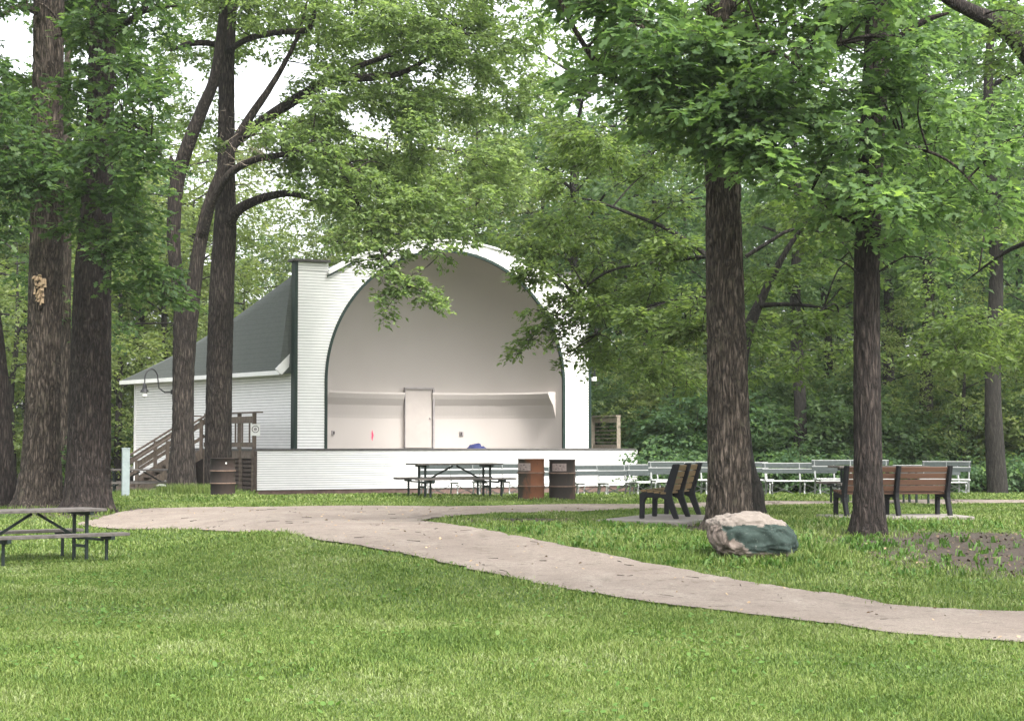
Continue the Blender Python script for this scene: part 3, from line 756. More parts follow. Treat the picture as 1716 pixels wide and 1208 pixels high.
# crumpled blue cloth on the stage
cp = F(6.4, 0.55, ZF)
b = MB(); n = 16
hh = lambda r, a: max(0.0, (0.09+0.05*math.sin(a*2+r*6)+0.035*math.sin(a*5+r*9))*min(1, 3*(1-r)))
for i in range(6):
    for k in range(n):
        a0, a1 = 2*math.pi*k/n, 2*math.pi*(k+1)/n; r0, r1 = i/6, (i+1)/6
        f = lambda r, a: (cp.x+0.30*r*math.cos(a)*(1+0.2*math.sin(3*a)), cp.y+0.25*r*math.sin(a), ZF+0.006+hh(r, a))
        b.quad(f(r0, a0), f(r1, a0), f(r1, a1), f(r0, a1))
o = b.build('crumpled_jacket', M['blue_cloth']); weld(o); tag(o, 'crumpled blue jacket lying on the stage floor in front of the shell wall', 'jacket')

# ================================================================ picnic tables
def picnic_table(label, loc, rz, L=2.1, LS=2.25, group='dark picnic tables'):
    t = thing('picnic_table', label, 'picnic table', (0, 0, 0), 0, group)
    for k in range(5):
        y = -0.30+0.15*k; b = MB(); b.box((0.01*math.sin(k*3), y, 0.765), (L, 0.142, 0.04)); b.build('top_plank', M['table_wood'], t, bevel=0.006)
    for s in (-1, 1):
        b = MB(); b.box((s*0.02, s*0.76, 0.43), (LS, 0.255, 0.045)); b.build('seat', M['table_wood'], t, bevel=0.006)
        for x in (-0.78, 0.78):
            b = MB(); b.bar((x, s*0.70, 0.0), (x, s*0.70, 0.39), 0.036, 0.036, (1, 0, 0)); b.bar((x, s*0.58, 0.385), (x, s*0.90, 0.385), 0.06, 0.05); b.build('seat_leg', M['table_steel'], t)
    for x in (-0.72, 0.72):
        for y in (-0.2, 0.2):
            b = MB(); b.bar((x, y, 0.0), (x, y, 0.74), 0.04, 0.04, (1, 0, 0)); b.build('table_leg', M['table_steel'], t)
        b = MB(); b.bar((x, -0.36, 0.72), (x, 0.36, 0.72), 0.06, 0.05); b.bar((x, -0.2, 0.24), (x, 0.2, 0.24), 0.04, 0.04); b.bar((x, -0.70, 0.355), (x, 0.70, 0.355), 0.04, 0.035); b.build('cross_bar', M['table_steel'], t)
        b = MB(); b.bar((x*0.98, 0.0, 0.34), (x*0.06, 0.0, 0.72), 0.035, 0.035); b.build('diagonal_brace', M['table_steel'], t)
    t.location = loc; t.rotation_euler = (0, 0, rz); return t
ptab = picnic_table('nearest picnic table with grey-brown planks on the grass beside the big tree trunks', on(-6.85, 25.75), math.radians(40), 1.9, 2.15)
ptab.location.z = float(H(-6.5, 25.6))-0.02
def put_table(px, D, rz, label, dz=0.0):
    p = P(px, 742, D); return dup(ptab, (p.x, p.y, float(H(p.x, p.y))+dz), rz, 1.0, label)
t2 = put_table(762, 41.5, math.radians(24), 'dark picnic table standing in front of the stage, left of the rusty barrels'); t2.scale = (1.12, 1, 1)
put_table(238, 48.3, math.radians(6), 'dark picnic table half hidden behind the grey post near the stairs')
put_table(1472, 36.5, math.radians(8), 'dark picnic table partly hidden behind the right-hand park bench')

# ================================================================ oil drums
def drum(label, loc, mat, tag_fn, rz, group='steel drums used as bins'):
    t = thing('steel_drum', label, 'barrel', (0, 0, 0), 0, group)
    pr = [(0.283, 0), (0.29, 0.012), (0.286, 0.03)]
    for zc in (0.30, 0.59): pr += [(0.286, zc-0.03), (0.300, zc-0.010), (0.300, zc+0.010), (0.286, zc+0.03)]
    pr += [(0.286, 0.865), (0.296, 0.872), (0.298, 0.882), (0.290, 0.888), (0.280, 0.882), (0.278, 0.80), (0.272, 0.08), (0.0, 0.07)]
    b = MB(); b.lathe((0, 0, 0), pr, 40, True, False); o = b.build('drum_body', mat, t, smooth=True)
    b = MB()
    for zc in (0.30, 0.59): b.lathe((0, 0, 0), [(0.2985, zc-0.012), (0.3035, zc-0.006), (0.3035, zc+0.006), (0.2985, zc+0.012)], 40, False, False)
    b.build('drum_hoop', M['drum_hoop'], t, smooth=True)
    tag_fn(t); t.location = loc; t.rotation_euler = (0, 0, rz); return t
def curved_plate(t, a0, a1, z0, z1, r, mat, name, n=8):
    b = MB()
    for k in range(n):
        x0, x1 = a0+(a1-a0)*k/n, a0+(a1-a0)*(k+1)/n
        b.quad((r*math.cos(x0), r*math.sin(x0), z0), (r*math.cos(x1), r*math.sin(x1), z0), (r*math.cos(x1), r*math.sin(x1), z1), (r*math.cos(x0), r*math.sin(x0), z1))
    return b.build(name, mat, t)
def lab(a0, a1, seed):
    def fn(t):
        pl = curved_plate(t, a0, a1, 0.635, 0.80, 0.2905, M['plate'], 'faded_label')
        r = random.Random(seed); b = MB()
        for _ in range(9):
            a = a0+(a1-a0)*r.uniform(0.1, 0.8); z = 0.65+0.12*r.random(); w = r.uniform(0.04, 0.12); h = r.uniform(0.008, 0.02); R = 0.2925
            b.quad((R*math.cos(a), R*math.sin(a), z), (R*math.cos(a+w), R*math.sin(a+w), z), (R*math.cos(a+w), R*math.sin(a+w), z+h), (R*math.cos(a), R*math.sin(a), z+h))
        b.build('label_print', M['dark_mark'], pl)
    return fn
def onp(px, D, dz=0.0): p = P(px, 742, D); return Vector((p.x, p.y, float(H(p.x, p.y))+dz))
h = -math.pi/2
drum('orange rusty drum with a dark stain and faded label before the stage', onp(890, 39.2), M['drum_rust'], lab(h-1.38, h-0.05, 3), 0.0)
drum('blackened drum with a pale label right beside the orange rusty drum', onp(942, 39.3), M['drum_dark'], lab(h-0.85, h+0.3, 5), 0.0)
def small_tag(t): curved_plate(t, h+0.35, h+0.47, 0.75, 0.79, 0.29, M['sign_white'], 'paper_tag', 2)
drum('brown steel drum with a tiny white tag beside the tree by the deck', onp(374, 42.0), M['drum_brown'], small_tag, 0.0)

# grey steel post
p = onp(211, 41.0); post = thing('steel_post', 'plain grey galvanised steel post standing alone in grass near the stairs', 'post', p)
b = MB(); b.box(p+Vector((0, 0, 0.55)), (0.17, 0.13, 1.14), 0.35); b.build('post_body', M['galv'], post, bevel=0.008)
b = MB(); b.box(p+Vector((0, 0, 1.13)), (0.185, 0.145, 0.03), 0.35); b.build('post_cap', M['galv'], post)

# ================================================================ park benches (black castings, wooden slats)
def park_bench(label, slat, loc, rz, L=1.86):
    t = thing('park_bench', label, 'bench', (0, 0, 0), 0, 'black framed park benches')
    # local: bench along x, sitter faces -y, back leans towards +y
    for i, x in enumerate((-L/2+0.05, 0, L/2-0.05)):
        b = MB(); fn = lambda a, z, q: (q, a, z)
        b.prism([(-0.36, 0), (-0.285, 0), (-0.275, 0.27), (-0.24, 0.325), (-0.02, 0.325), (0.06, 0.29), (0.13, 0.12), (0.185, 0.0), (0.265, 0.0), (0.215, 0.16), (0.16, 0.33), (0.16, 0.42), (-0.02, 0.40), (-0.30, 0.42), (-0.355, 0.39)], fn, x-0.035, x+0.035)
        fr = b.build('cast_frame', M['bench_cast'], t, bevel=0.012)
        b = MB(); b.prism([(0.02, 0.385), (0.155, 0.385), (0.285, 0.85), (0.175, 0.85)], fn, x-0.032, x+0.032); b.build('back_support', M['bench_cast'], fr, bevel=0.012)
        if i == 0: b = MB(); b.box((x-0.037, 0.04, 0.345), (0.006, 0.10, 0.04)); b.build('maker_plate', M['plate'], fr)
    for k in range(4):
        y = -0.29+0.105*k; b = MB(); b.box((0, y, 0.432-0.012*k), (L-0.02, 0.09, 0.032)); b.build('seat_slat', slat, t, bevel=0.006)
    for k in range(4):
        q = (k+0.55)/4.15; y = 0.045+0.13*q; z = 0.42+0.425*q
        d = Vector((0, 0.27, 0.96)); 
        b = MB(); b.bar((-L/2+0.085, y+0.035, z), (-0.035, y+0.035, z), 0.03, 0.088, d); b.bar((0.035, y+0.035, z), (L/2-0.085, y+0.035, z), 0.03, 0.088, d); b.build('back_slat', slat, t, bevel=0.005)
    t.location = loc; t.rotation_euler = (0, 0, rz); return t
p = onp(1497, 29.4, 0.03)
park_bench('black framed park bench with reddish brown slats seen from behind, right of the slim trunk', M['slat_brown'], p, math.radians(189))
# left bench: long axis runs away from the path
ax = Vector((0.30, 0.954, 0)).normalized(); pn = onp(1108, 27.9, 0.05); c = pn+ax*0.93
park_bench('black framed park bench with tan slats seen end-on beside the thick trunk', M['slat_tan'], (c.x, c.y, pn.z+0.02), math.atan2(ax.y, ax.x)+math.pi)
PADS = []
def pad(name, c, sx, sy, rz, label):
    PADS.append((c[0], c[1], sx/2, sy/2, rz))
    b = MB(); z = float(H(c[0], c[1])); b.box((c[0], c[1], z-0.03), (sx, sy, 0.19), rz); o = b.build(name, M['concrete'], None, bevel=0.015)
    return tag(o, kind='structure')
pad('concrete_pad', (c.x-0.1, c.y-0.1), 2.5, 1.5, math.atan2(ax.y, ax.x)-0.12, '')
pad('concrete_pad', (p.x, p.y-0.02), 2.3, 1.15, math.radians(6), '')

# ================================================================ pale folding benches of the audience
def folding_bench(L, label, loc, rz):
    t = thing('folding_bench', label, 'bench', (0, 0, 0), 0, 'pale slatted folding benches of the audience')
    xs = (-L/2+0.06, 0.0, L/2-0.06)
    for x in xs:
        b = MB(); b.tube([(x, 0.23, 0.86), (x, 0.19, 0.66), (x, 0.12, 0.46), (x, 0.10, 0.30), (x, 0.16, 0.12), (x, 0.22, 0.0)], 0.021, 6); b.build('rear_leg', M['pale_metal'], t)
        b = MB(); b.tube([(x+0.02, 0.14, 0.40), (x+0.02, -0.30, 0.40), (x+0.02, -0.33, 0.34), (x+0.02, -0.28, 0.18), (x+0.02, -0.36, 0.0)], 0.019, 6); b.build('front_leg', M['pale_metal'], t)
    for x0, x1 in zip(xs[:-1], xs[1:]):
        b = MB(); b.bar((x0+0.04, -0.1, 0.36), (x1-0.04, 0.18, 0.06), 0.02, 0.02); b.bar((x1-0.04, -0.1, 0.36), (x0+0.04, 0.18, 0.06), 0.02, 0.02); b.build('cross_brace', M['pale_metal'], t)
    for k in range(4):
        b = MB(); b.box((0, -0.30+0.115*k, 0.437-0.006*k), (L, 0.10, 0.028)); b.build('seat_slat', M['pale_slat'], t)
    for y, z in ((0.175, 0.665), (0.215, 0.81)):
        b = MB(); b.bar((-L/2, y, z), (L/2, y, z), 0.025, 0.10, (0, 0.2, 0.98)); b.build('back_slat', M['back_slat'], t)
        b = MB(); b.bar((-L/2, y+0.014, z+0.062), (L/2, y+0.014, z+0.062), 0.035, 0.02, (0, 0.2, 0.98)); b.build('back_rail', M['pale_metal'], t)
    t.location = loc; t.rotation_euler = (0, 0, rz); return t
fold = None
# px centre, distance, turn, length, label
FB = [(759, 46.6, 22, 1.75, 'folding bench seen through the legs of the picnic table by the stage'),
      (846, 46.6, 20, 1.75, 'folding bench running behind the left rim of the orange drum'),
      (1006, 47.2, 24, 1.75, 'folding bench just right of the blackened drum'),
      (1052, 49.6, 26, 1.75, 'folding bench beside the right end of the white stage front'),
      (925, 49.2, 24, 1.75, 'folding bench hidden between and behind the two drums'),
      (1106, 47.4, 22, 1.75, 'low-set folding bench left of the tan park bench, behind another bench'),
      (1150, 44.6, 6, 1.85, 'white-seated folding bench rising behind the tan park bench'),
      (1232, 46.0, 8, 1.85, 'folding bench mostly hidden behind the thick tree trunk'),
      (1342, 45.6, 3, 1.9, 'bright folding bench in the open between the two right-hand trunks'),
      (1428, 43.5, 3, 1.9, 'folding bench peeping out behind the slim right trunk'),
      (1557, 47.5, 8, 1.85, 'greenish folding bench above the brown park bench back'),
      (1584, 45.0, -20, 0.0, 'folding bench whose bent white leg shows right of the brown park bench')]
for i, (px, D, rz, L, label) in enumerate(FB):
    p = onp(px, D)
    if fold is None: fold = folding_bench(1.75, label, p, math.radians(rz)); continue
    o = dup(fold, p, math.radians(rz), 1.0, label)
    o.scale = ((L or 1.2)/1.75, 1, 1)

# ================================================================ far vehicles behind the trees on the left
def car(label, px, D, rz, L=4.4, truck=False):
    p = onp(px, D); t = thing('parked_van' if truck else 'parked_car', label, 'van' if truck else 'car', (0, 0, 0), 0)
    fn = lambda a, z, q: (a, q, z)
    if truck: out = [(-2.4, 0.35), (2.4, 0.35), (2.45, 0.9), (1.5, 1.15), (1.0, 2.0), (-2.4, 2.1)]
    else: out = [(-2.2, 0.3), (2.2, 0.3), (2.25, 0.75), (1.1, 0.95), (0.5, 1.42), (-1.2, 1.45), (-2.0, 1.0), (-2.25, 0.8)]
    b = MB(); b.prism(out, fn, -0.85, 0.85); b.build('body', M['car_white'], t, bevel=0.06)
    win = [(-1.9, 1.35), (0.9, 1.3), (0.75, 1.85), (-1.9, 1.9)] if truck else [(-1.6, 0.98), (0.85, 0.98), (0.4, 1.35), (-1.15, 1.38)]
    for s in (-1, 1):
        b = MB(); b.prism(win, fn, s*0.85, s*0.862); b.build('side_window', M['dark_glass'], t)
    for x in (-1.4, 1.4):
        for s in (-1, 1):
            b = MB(); n = 18
            b.prism([(x+0.34*math.cos(2*math.pi*k/n), 0.34+0.34*math.sin(2*math.pi*k/n)) for k in range(n)], fn, s*0.68, s*0.88); w = b.build('wheel', M['tyre'], t)
            b = MB(); b.prism([(x+0.2*math.cos(2*math.pi*k/n), 0.34+0.2*math.sin(2*math.pi*k/n)) for k in range(n)], fn, s*0.88, s*0.89); b.build('wheel_rim', M['galv'], w)
    t.location = p; t.rotation_euler = (0, 0, rz); return t
car('small white van parked far off between the trunks on the left', 205, 92.0, math.radians(8), truck=True)
car('white parked car showing under the stair rails beside the band shell', 262, 76.0, math.radians(15))

# ================================================================ painted boulder
rp = onp(1257, 22.6); rock = thing('painted_boulder', 'granite boulder with flaking green paint and a bare pink top beside the path', 'boulder', rp)
me = bpy.data.meshes.new('boulder_stone'); bm = bmesh.new(); bmesh.ops.create_icosphere(bm, subdivisions=6, radius=1.0)
for v in bm.verts:
    c = v.co.copy(); x, y, z = c
    sx = math.copysign(abs(x)**0.72, x); sy = math.copysign(abs(y)**0.8, y); sz = math.copysign(abs(z)**0.62, z)
    tz = 0.29*sz+0.26
    tz -= max(0, sx-0.1)*0.045*(1 if sz > 0 else 0)
    xx = sx*0.555*(1-0.10*max(0, -sz))-0.03*sz; yy = sy*0.40
    if sz > 0: xx *= 1-0.16*sz**2; yy *= 1-0.14*sz**2
    if sz < 0 and sx < 0: xx *= 1+0.10*sz*sx*-1
    nz = mnoise.fractal(Vector((x*1.3+3, y*1.3, z*1.3)), 1.0, 2.0, 3)*0.07+mnoise.fractal(Vector((x*4, y*4+2, z*4)), 0.8, 2.1, 6)*0.035
    q = Vector((xx, yy, tz)); q += c*nz; v.co = q
for f in bm.faces: f.smooth = True
bm.to_mesh(me); bm.free(); me.materials.append(M['rock'])
o = bpy.data.objects.new('boulder_stone', me); COL.objects.link(o); o.parent = rock
for (dx, dz, w, hh_) in ((0.13, 0.19, 0.012, 0.045), (0.475, 0.17, 0.02, 0.06)):
    pass
# ================================================================ foliage machinery
OV_V = np.array([(0, 0, 0), (0.42, 0.27, 0.07), (1, 0, -0.06), (0.42, -0.27, 0.07)], float)
OV_F = np.array([(0, 1, 2), (0, 2, 3)])
rt = [(0.2, 0.19), (0.30, 0.08), (0.52, 0.33), (0.62, 0.13), (0.84, 0.19)]
LB_V = np.array([(0, 0, 0), (0.32, 0, 0), (0.62, 0, -0.01), (1, 0, -0.05)]+[(a, b, 0.16*b) for a, b in rt]+[(a, -b, 0.16*b) for a, b in rt], float)
LB_F = np.array([(0, 4, 1), (4, 5, 1), (1, 5, 2), (5, 6, 2), (6, 7, 2), (2, 7, 3), (7, 8, 3), (0, 1, 9), (9, 1, 10), (1, 2, 10), (10, 2, 11), (11, 2, 12), (2, 3, 12), (12, 3, 13)])
def nrm_(a): return a/np.maximum(np.linalg.norm(a, axis=-1, keepdims=True), 1e-9)

def leaf_geo(pos, dr, L, per, size, shape='oval', jit=0.35, droop=0.25, up=0.0):
    S_ = len(pos); N = S_*per
    j = np.tile(np.arange(per), S_); s = (j+0.5)/per; side = np.where(j % 2 == 0, 1.0, -1.0)
    P0 = np.repeat(pos, per, 0); D0 = np.repeat(nrm_(dr), per, 0); LL = np.repeat(L, per)
    lat = nrm_(np.cross(D0, np.array([0, 0, 1.0]))); sz = size*RNG.uniform(0.7, 1.3, N)
    p = P0+D0*(LL*s)[:, None]+lat*(side*sz*0.3)[:, None]+RNG.normal(0, 0.22, (N, 3))*sz[:, None]
    p[:, 2] -= droop*LL*s*s
    ax_ = nrm_(D0*0.6+lat*side[:, None]*0.75+RNG.normal(0, jit, (N, 3))+np.array([0, 0, -0.22+up]))
    nz = np.array([0, 0, 1.0])+RNG.normal(0, jit*1.3, (N, 3)); nz = nrm_(nz-ax_*np.sum(nz*ax_, 1, keepdims=True)); ly = np.cross(nz, ax_)
    T, Fc = (OV_V, OV_F) if shape == 'oval' else (LB_V, LB_F)
    v = p[:, None, :]+sz[:, None, None]*(T[None, :, 0:1]*ax_[:, None]+T[None, :, 1:2]*ly[:, None]+T[None, :, 2:3]*nz[:, None])
    f = (np.arange(N)*len(T))[:, None, None]+Fc[None]
    r = np.clip(np.repeat(RNG.normal(0.35, 0.16, S_), per)+RNG.normal(0, 0.2, N), 0, 1)
    return v.reshape(-1, 3), f.reshape(-1, 3), np.repeat(r, len(Fc))

def twig_geo(a, b, r):
    d = nrm_(b-a); u = nrm_(np.cross(d, np.array([0.2, 0.3, 0.93]))); w = np.cross(d, u); N = len(a); vs = []
    for e, rr in ((a, r), (b, r*0.4)):
        for k in range(3):
            an = 2*math.pi*k/3; vs.append(e+(u*math.cos(an)+w*math.sin(an))*np.asarray(rr).reshape(-1, 1))
    v = np.stack(vs, 1).reshape(-1, 3); f = np.array([(0, 1, 4, 3), (1, 2, 5, 4), (2, 0, 3, 5)])
    return v, ((np.arange(N)*6)[:, None, None]+f[None]).reshape(-1, 4)

def cluster_sprays(c, r, n, out):
    d = nrm_(RNG.normal(0, 1, (n, 3))); q = RNG.uniform(0.05, 1, n)**0.45
    pos = np.array(c)+d*q[:, None]*np.array(r)
    dr = d*0.8+np.array(out)*0.7+RNG.normal(0, 0.35, (n, 3)); dr[:, 2] = dr[:, 2]*0.35-0.08
    return pos, nrm_(dr)

def bark_tube(mb_v, mb_f, pts, rad, n, amp, seed, ring=None, roots=False):
    """ridged bark tube, returns arrays appended to lists"""
    pts = [np.array(p, float) for p in pts]; c = []; R = []
    seg = ring or 0.12
    P2 = np.array(pts); dd = np.r_[0, np.cumsum(np.linalg.norm(np.diff(P2, axis=0), axis=1))]
    m = max(4, int(dd[-1]/seg)); s = np.linspace(0, dd[-1], m)
    # smooth the polyline
    sm = bez([tuple(p) for p in pts], 8); ds = np.r_[0, np.cumsum(np.linalg.norm(np.diff(sm, axis=0), axis=1))]
    rr = bez([(x, 0) for x in rad], 8)[:, 0]
    s = np.linspace(0, ds[-1], m); C = np.stack([np.interp(s, ds, sm[:, k]) for k in range(3)], 1); R = np.interp(s, ds, rr)
    T = nrm_(np.gradient(C, axis=0)); ref = np.cross(T[0], [0.31, 0.9, 0.2]); base = sum(len(v) for v in mb_v)
    ring_v = np.zeros((m, n, 3)); an = np.arange(n)*2*math.pi/n
    fq = 17 if n > 130 else (11 if n > 90 else 14)
    for i in range(m):
        ref = ref-T[i]*np.dot(ref, T[i]); ref /= np.linalg.norm(ref); bt = np.cross(T[i], ref)
        if amp > 0:
            h_ = np.array([mnoise.noise(Vector((math.cos(a)*R[i]*fq+seed, math.sin(a)*R[i]*fq, s[i]*4.2))) for a in an])
            k_ = np.array([mnoise.noise(Vector((math.cos(a)*1.2+seed, math.sin(a)*1.2, s[i]*0.5+9))) for a in an])
            q = R[i]*(1+0.07*k_)+amp*(0.25-np.abs(h_))*1.6
        else: q = np.full(n, R[i])
        if roots: q = q*(1+(0.10+0.20*np.clip(np.sin(an*5+seed)+0.5*np.sin(an*3+seed*2), 0, 1.4))*math.exp(-max(0, s[i]-0.12)/0.22))
        ring_v[i] = C[i]+(ref[None]*np.cos(an)[:, None]+bt[None]*np.sin(an)[:, None])*q[:, None]
    mb_v.append(ring_v.reshape(-1, 3))
    i, j = np.meshgrid(np.arange(m-1), np.arange(n), indexing='ij'); a = i*n+j; b2 = i*n+(j+1) % n
    mb_f.append(base+np.stack([a, b2, b2+n, a+n], -1).reshape(-1, 4))
    return C, R

class Tree:
    def __init__(s, name, label, base, bark, leaf, group=None, shape='oval', leaf_size=0.12, cat='tree'):
        s.t = thing(name, label, cat, base, 0, group); s.bark = bark; s.leaf = leaf; s.shape = shape; s.ls = leaf_size
        s.nodes = []; s.pos = []; s.dir = []; s.br = []; s.base = np.array(base, float); s.tw = []
    def stem(s, pts, name='limb', n=12, amp=0.0, ring=None, flare=False):
        """pts: (px,py,D,width px)"""
        w = [P(a, b, D) for a, b, D, _ in pts]; r = [0.5*wd*(0.8 if name == 'limb' else 1)*D/FOC for _, _, D, wd in pts]
        if name in ('limb', 'stem'): r[-1] *= 0.4
        if flare:
            b0 = np.array(w[0]); w2, r2 = [], []
            gz = float(H(b0[0], b0[1]))
            for h_, k in ((-0.12, 1.22), (0.03, 1.16), (0.18, 1.07), (0.42, 1.01)):
                w2.append(Vector((b0[0], b0[1], gz+h_))); r2.append(r[0]*k)
            keep = [(p, q) for p, q in zip(w, r) if p.z > gz+0.8]
            w = w2+[p for p, _ in keep]; r = r2+[q for _, q in keep]
        v, f = [], []; C, R = bark_tube(v, f, w, r, n, amp, random.random()*50, ring, flare)
        o = np_mesh(name, np.concatenate(v), np.concatenate(f), s.bark, s.t, smooth=True)
        s.nodes.append(C[:: max(1, len(C)//14)]); s.last = o; return o
    def cluster(s, px, py, D, rpx, n, flat=0.75, branch=True):
        c = np.array(P(px, py, D)); r = rpx*D/FOC; s.cluster_w(c, (r, r*1.15, r*flat), n, branch)
    def cluster_w(s, c, r, n, branch=True):
        c = np.array(c); out = c-s.base; out[2] = 0; out = nrm_(out)
        p, d = cluster_sprays(c, r, n, out); s.pos.append(p); s.dir.append(d)
        if branch and s.nodes:
            nd = np.concatenate(s.nodes); dist = np.linalg.norm(nd-c, axis=1)+np.maximum(0, nd[:, 2]-c[2])*0.6; a = nd[np.argmin(dist)]
            if dist.min() < 1.5: s.br.append((a, c))
            k = min(len(p), 4)
            for q in p[:k]: s.tw.append((c, q))
    def finish(s, per=12, L=0.45, twigs=True, leaf_name='crown', jit=0.35, up=0.0):
        pos, dr = np.concatenate(s.pos), np.concatenate(s.dir); n = len(pos)
        Ls = L*RNG.uniform(0.7, 1.25, n)
        v, f, r = leaf_geo(pos, dr, Ls, per, s.ls, s.shape, jit, 0.25, up)
        cr = np_mesh(leaf_name, v, f, s.leaf, s.t, r)
        if twigs:
            v, f = twig_geo(pos, pos+dr*Ls[:, None]-np.array([0, 0, 0.12])*Ls[:, None], np.full(n, 0.006))
            vs, fs = [v], [f]; base = len(v)
            if s.tw:
                a = np.array([x for x, _ in s.tw]); b = np.array([y for _, y in s.tw]); v, f = twig_geo(a, b, np.full(len(a), 0.008)); vs.append(v); fs.append(f+base); base += len(v)
            if s.br:
                v, f = [], []
                for a, c in s.br:
                    ln = np.linalg.norm(c-a); mid = (a+c)/2+RNG.normal(0, 0.1, 3)*ln+np.array([0, 0, 0.09*ln])
                    r0 = min(0.028, 0.008+0.010*ln); bark_tube(v, f, [a, mid, c], [r0, r0*0.7, r0*0.3], 5, 0, 0, max(0.15, ln/6))
                vs.append(np.concatenate(v)); fs.append(np.concatenate(f)+base)
            np_mesh('twigs', np.concatenate(vs), np.concatenate(fs), s.bark, s.t)['kind'] = 'stuff'
        return s.t

GAPS = [(420, 145, 46), (505, 392, 48), (545, 400, 30), (465, 440, 34), (600, 205, 24), (640, 225, 20), (745, 238, 30), (885, 222, 22), (1432, 108, 28), (1292, 405, 34), (135, 165, 16), (470, 330, 18), (20, 25, 18)]
def gapfree(px, py, r, k=0.75): return all(math.hypot(px-a, py-b) > g+r*k for a, b, g in GAPS)
def fill(tr, x0, x1, y0, y1, D0, D1, n, r0, r1, per, k=0.75, flat=0.75, branch=True, keep=None):
    done = 0; tries = 0
    while done < n and tries < n*12:
        tries += 1; x, y, r = random.uniform(x0, x1), random.uniform(y0, y1), random.uniform(r0, r1)
        if y > -60 and not gapfree(x, y, r, k): continue
        if keep and not keep(x, y): continue
        tr.cluster(x, y, random.uniform(D0, D1), r, per, flat, branch); done += 1

def gb(px, D): return onp(px, D)

# ---------------- the big trunks at the left
T = Tree('tree', 'dark leaning tree trunk cut by the left edge of the photo', gb(8, 36), M['bark_dark'], M['leaf_maple'], None, 'lobed', 0.15)
T.stem([(6, 848, 36, 44), (2, 740, 36, 38), (-6, 620, 36, 36), (-22, 480, 36, 33), (-40, 300, 36, 30), (-60, 60, 36, 26), (-70, -160, 36, 18)], 'trunk', 36, 0.02, 0.08, True)
fill(T, -140, 70, -120, 330, 32, 38, 26, 34, 60, 16)
T.finish(12, 0.5)
T = Tree('tree', 'large tree with a pale torn scar on its straight trunk, second from the left', gb(67, 35), M['bark_grey'], M['leaf_maple'], None, 'lobed', 0.155)
T.stem([(67, 851, 35, 70), (70, 740, 35, 58), (74, 600, 35, 54), (78, 400, 35, 53), (80, 200, 35, 50), (82, 0, 35, 48), (84, -200, 35, 38), (85, -420, 35, 22)], 'trunk', 110, 0.055, 0.06, True)
tr_ob = T.last
T.stem([(60, 20, 34.6, 14), (30, 12, 33.5, 12), (-10, 30, 32, 9), (-60, 30, 31, 6)], 'limb', 8)
T.stem([(95, 60, 34.7, 7), (105, 56, 34.4, 5), (88, 22, 34, 4), (62, 5, 33.8, 3), (58, 40, 33.7, 2)], 'dead_branch', 6)
fill(T, -40, 40, -140, 250, 31, 34, 14, 28, 50, 15)
fill(T, -60, 245, -60, 330, 39, 43, 30, 28, 46, 16, 0.5)
fill(T, -30, 190, -140, 330, 36, 39, 22, 28, 50, 16)
for a in [(15, 250, 31, 50), (40, 290, 31, 45), (20, 330, 31, 42), (70, 300, 31, 26), (0, 190, 31, 46), (45, 235, 31.5, 26), (110, 290, 31.5, 28), (20, 380, 31.5, 30), (-10, 300, 31, 46), (115, 150, 33, 26)]: T.cluster(a[0], a[1], a[2], a[3], 17)
for _ in range(14): T.cluster_w(T.base+np.array([random.uniform(-4.5, 4.5), random.uniform(-4, 5), random.uniform(10.5, 17)]), (1.2, 1.2, 0.8), 14)
T.finish(12, 0.5)
sc = MB()
for k in range(46):
    px = 66+random.uniform(-9, 10); q = random.random(); py = 462+38*q; px = 66+(px-66)*(1-0.55*q)
    p = P(px, py, 34.66+abs(px-76)*0.004); e = Vector((random.uniform(-0.05, 0.05), random.uniform(-0.10, -0.02), random.uniform(-0.22, 0.03)))
    sc.bar(p, p+e*0.8, random.uniform(0.025, 0.06), 0.02)
sc.build('torn_bark_scar', M['scar_wood'], T.t)
T = Tree('tree', 'stout dark trunk with furrowed bark, third big tree from the left', gb(147, 34), M['bark_dark'], M['leaf_maple'], None, 'lobed', 0.155)
T.stem([(147, 857, 34, 74), (149, 760, 34, 68), (152, 600, 34, 65), (155, 480, 34, 60), (160, 380, 34, 52), (166, 250, 34, 44), (171, 100, 34, 42), (174, -60, 34, 40), (176, -300, 34, 28), (177, -460, 34, 14)], 'trunk', 110, 0.055, 0.06, True)
T.stem([(180, 215, 33.6, 12), (215, 205, 32.5, 10), (255, 235, 31.5, 8), (285, 290, 31, 5)], 'limb', 8)
T.stem([(185, 60, 33.7, 14), (240, 20, 32.5, 11), (300, 10, 31.5, 7)], 'limb', 8)
fill(T, 190, 262, -140, 240, 31, 35, 18, 26, 44, 15)
fill(T, 90, 190, -140, 60, 31, 33, 6, 22, 34, 12)
fill(T, 110, 240, -60, 420, 35, 38, 18, 26, 44, 15)
for a in [(205, 250, 31, 40), (232, 225, 31, 38), (242, 282, 31, 30), (195, 340, 32, 30), (205, 395, 32, 30), (235, 435, 32, 26), (258, 462, 32, 16), (130, 380, 32.5, 22), (150, 240, 31.5, 30), (215, 170, 31, 40), (238, 150, 31, 30), (150, 320, 32, 24), (282, 495, 32.5, 15), (215, 480, 33, 20), (175, 420, 32, 18)]: T.cluster(a[0], a[1], a[2], a[3], 17)
for _ in range(14): T.cluster_w(T.base+np.array([random.uniform(-3, 6), random.uniform(-4, 5), random.uniform(10.5, 17)]), (1.2, 1.2, 0.8), 14)
T.finish(12, 0.5)
T = Tree('tree', 'thin vine-wrapped trunk glimpsed in the gap between the two biggest left trunks', gb(105, 46), M['bark_grey'], M['leaf_maple'], None, 'oval', 0.15)
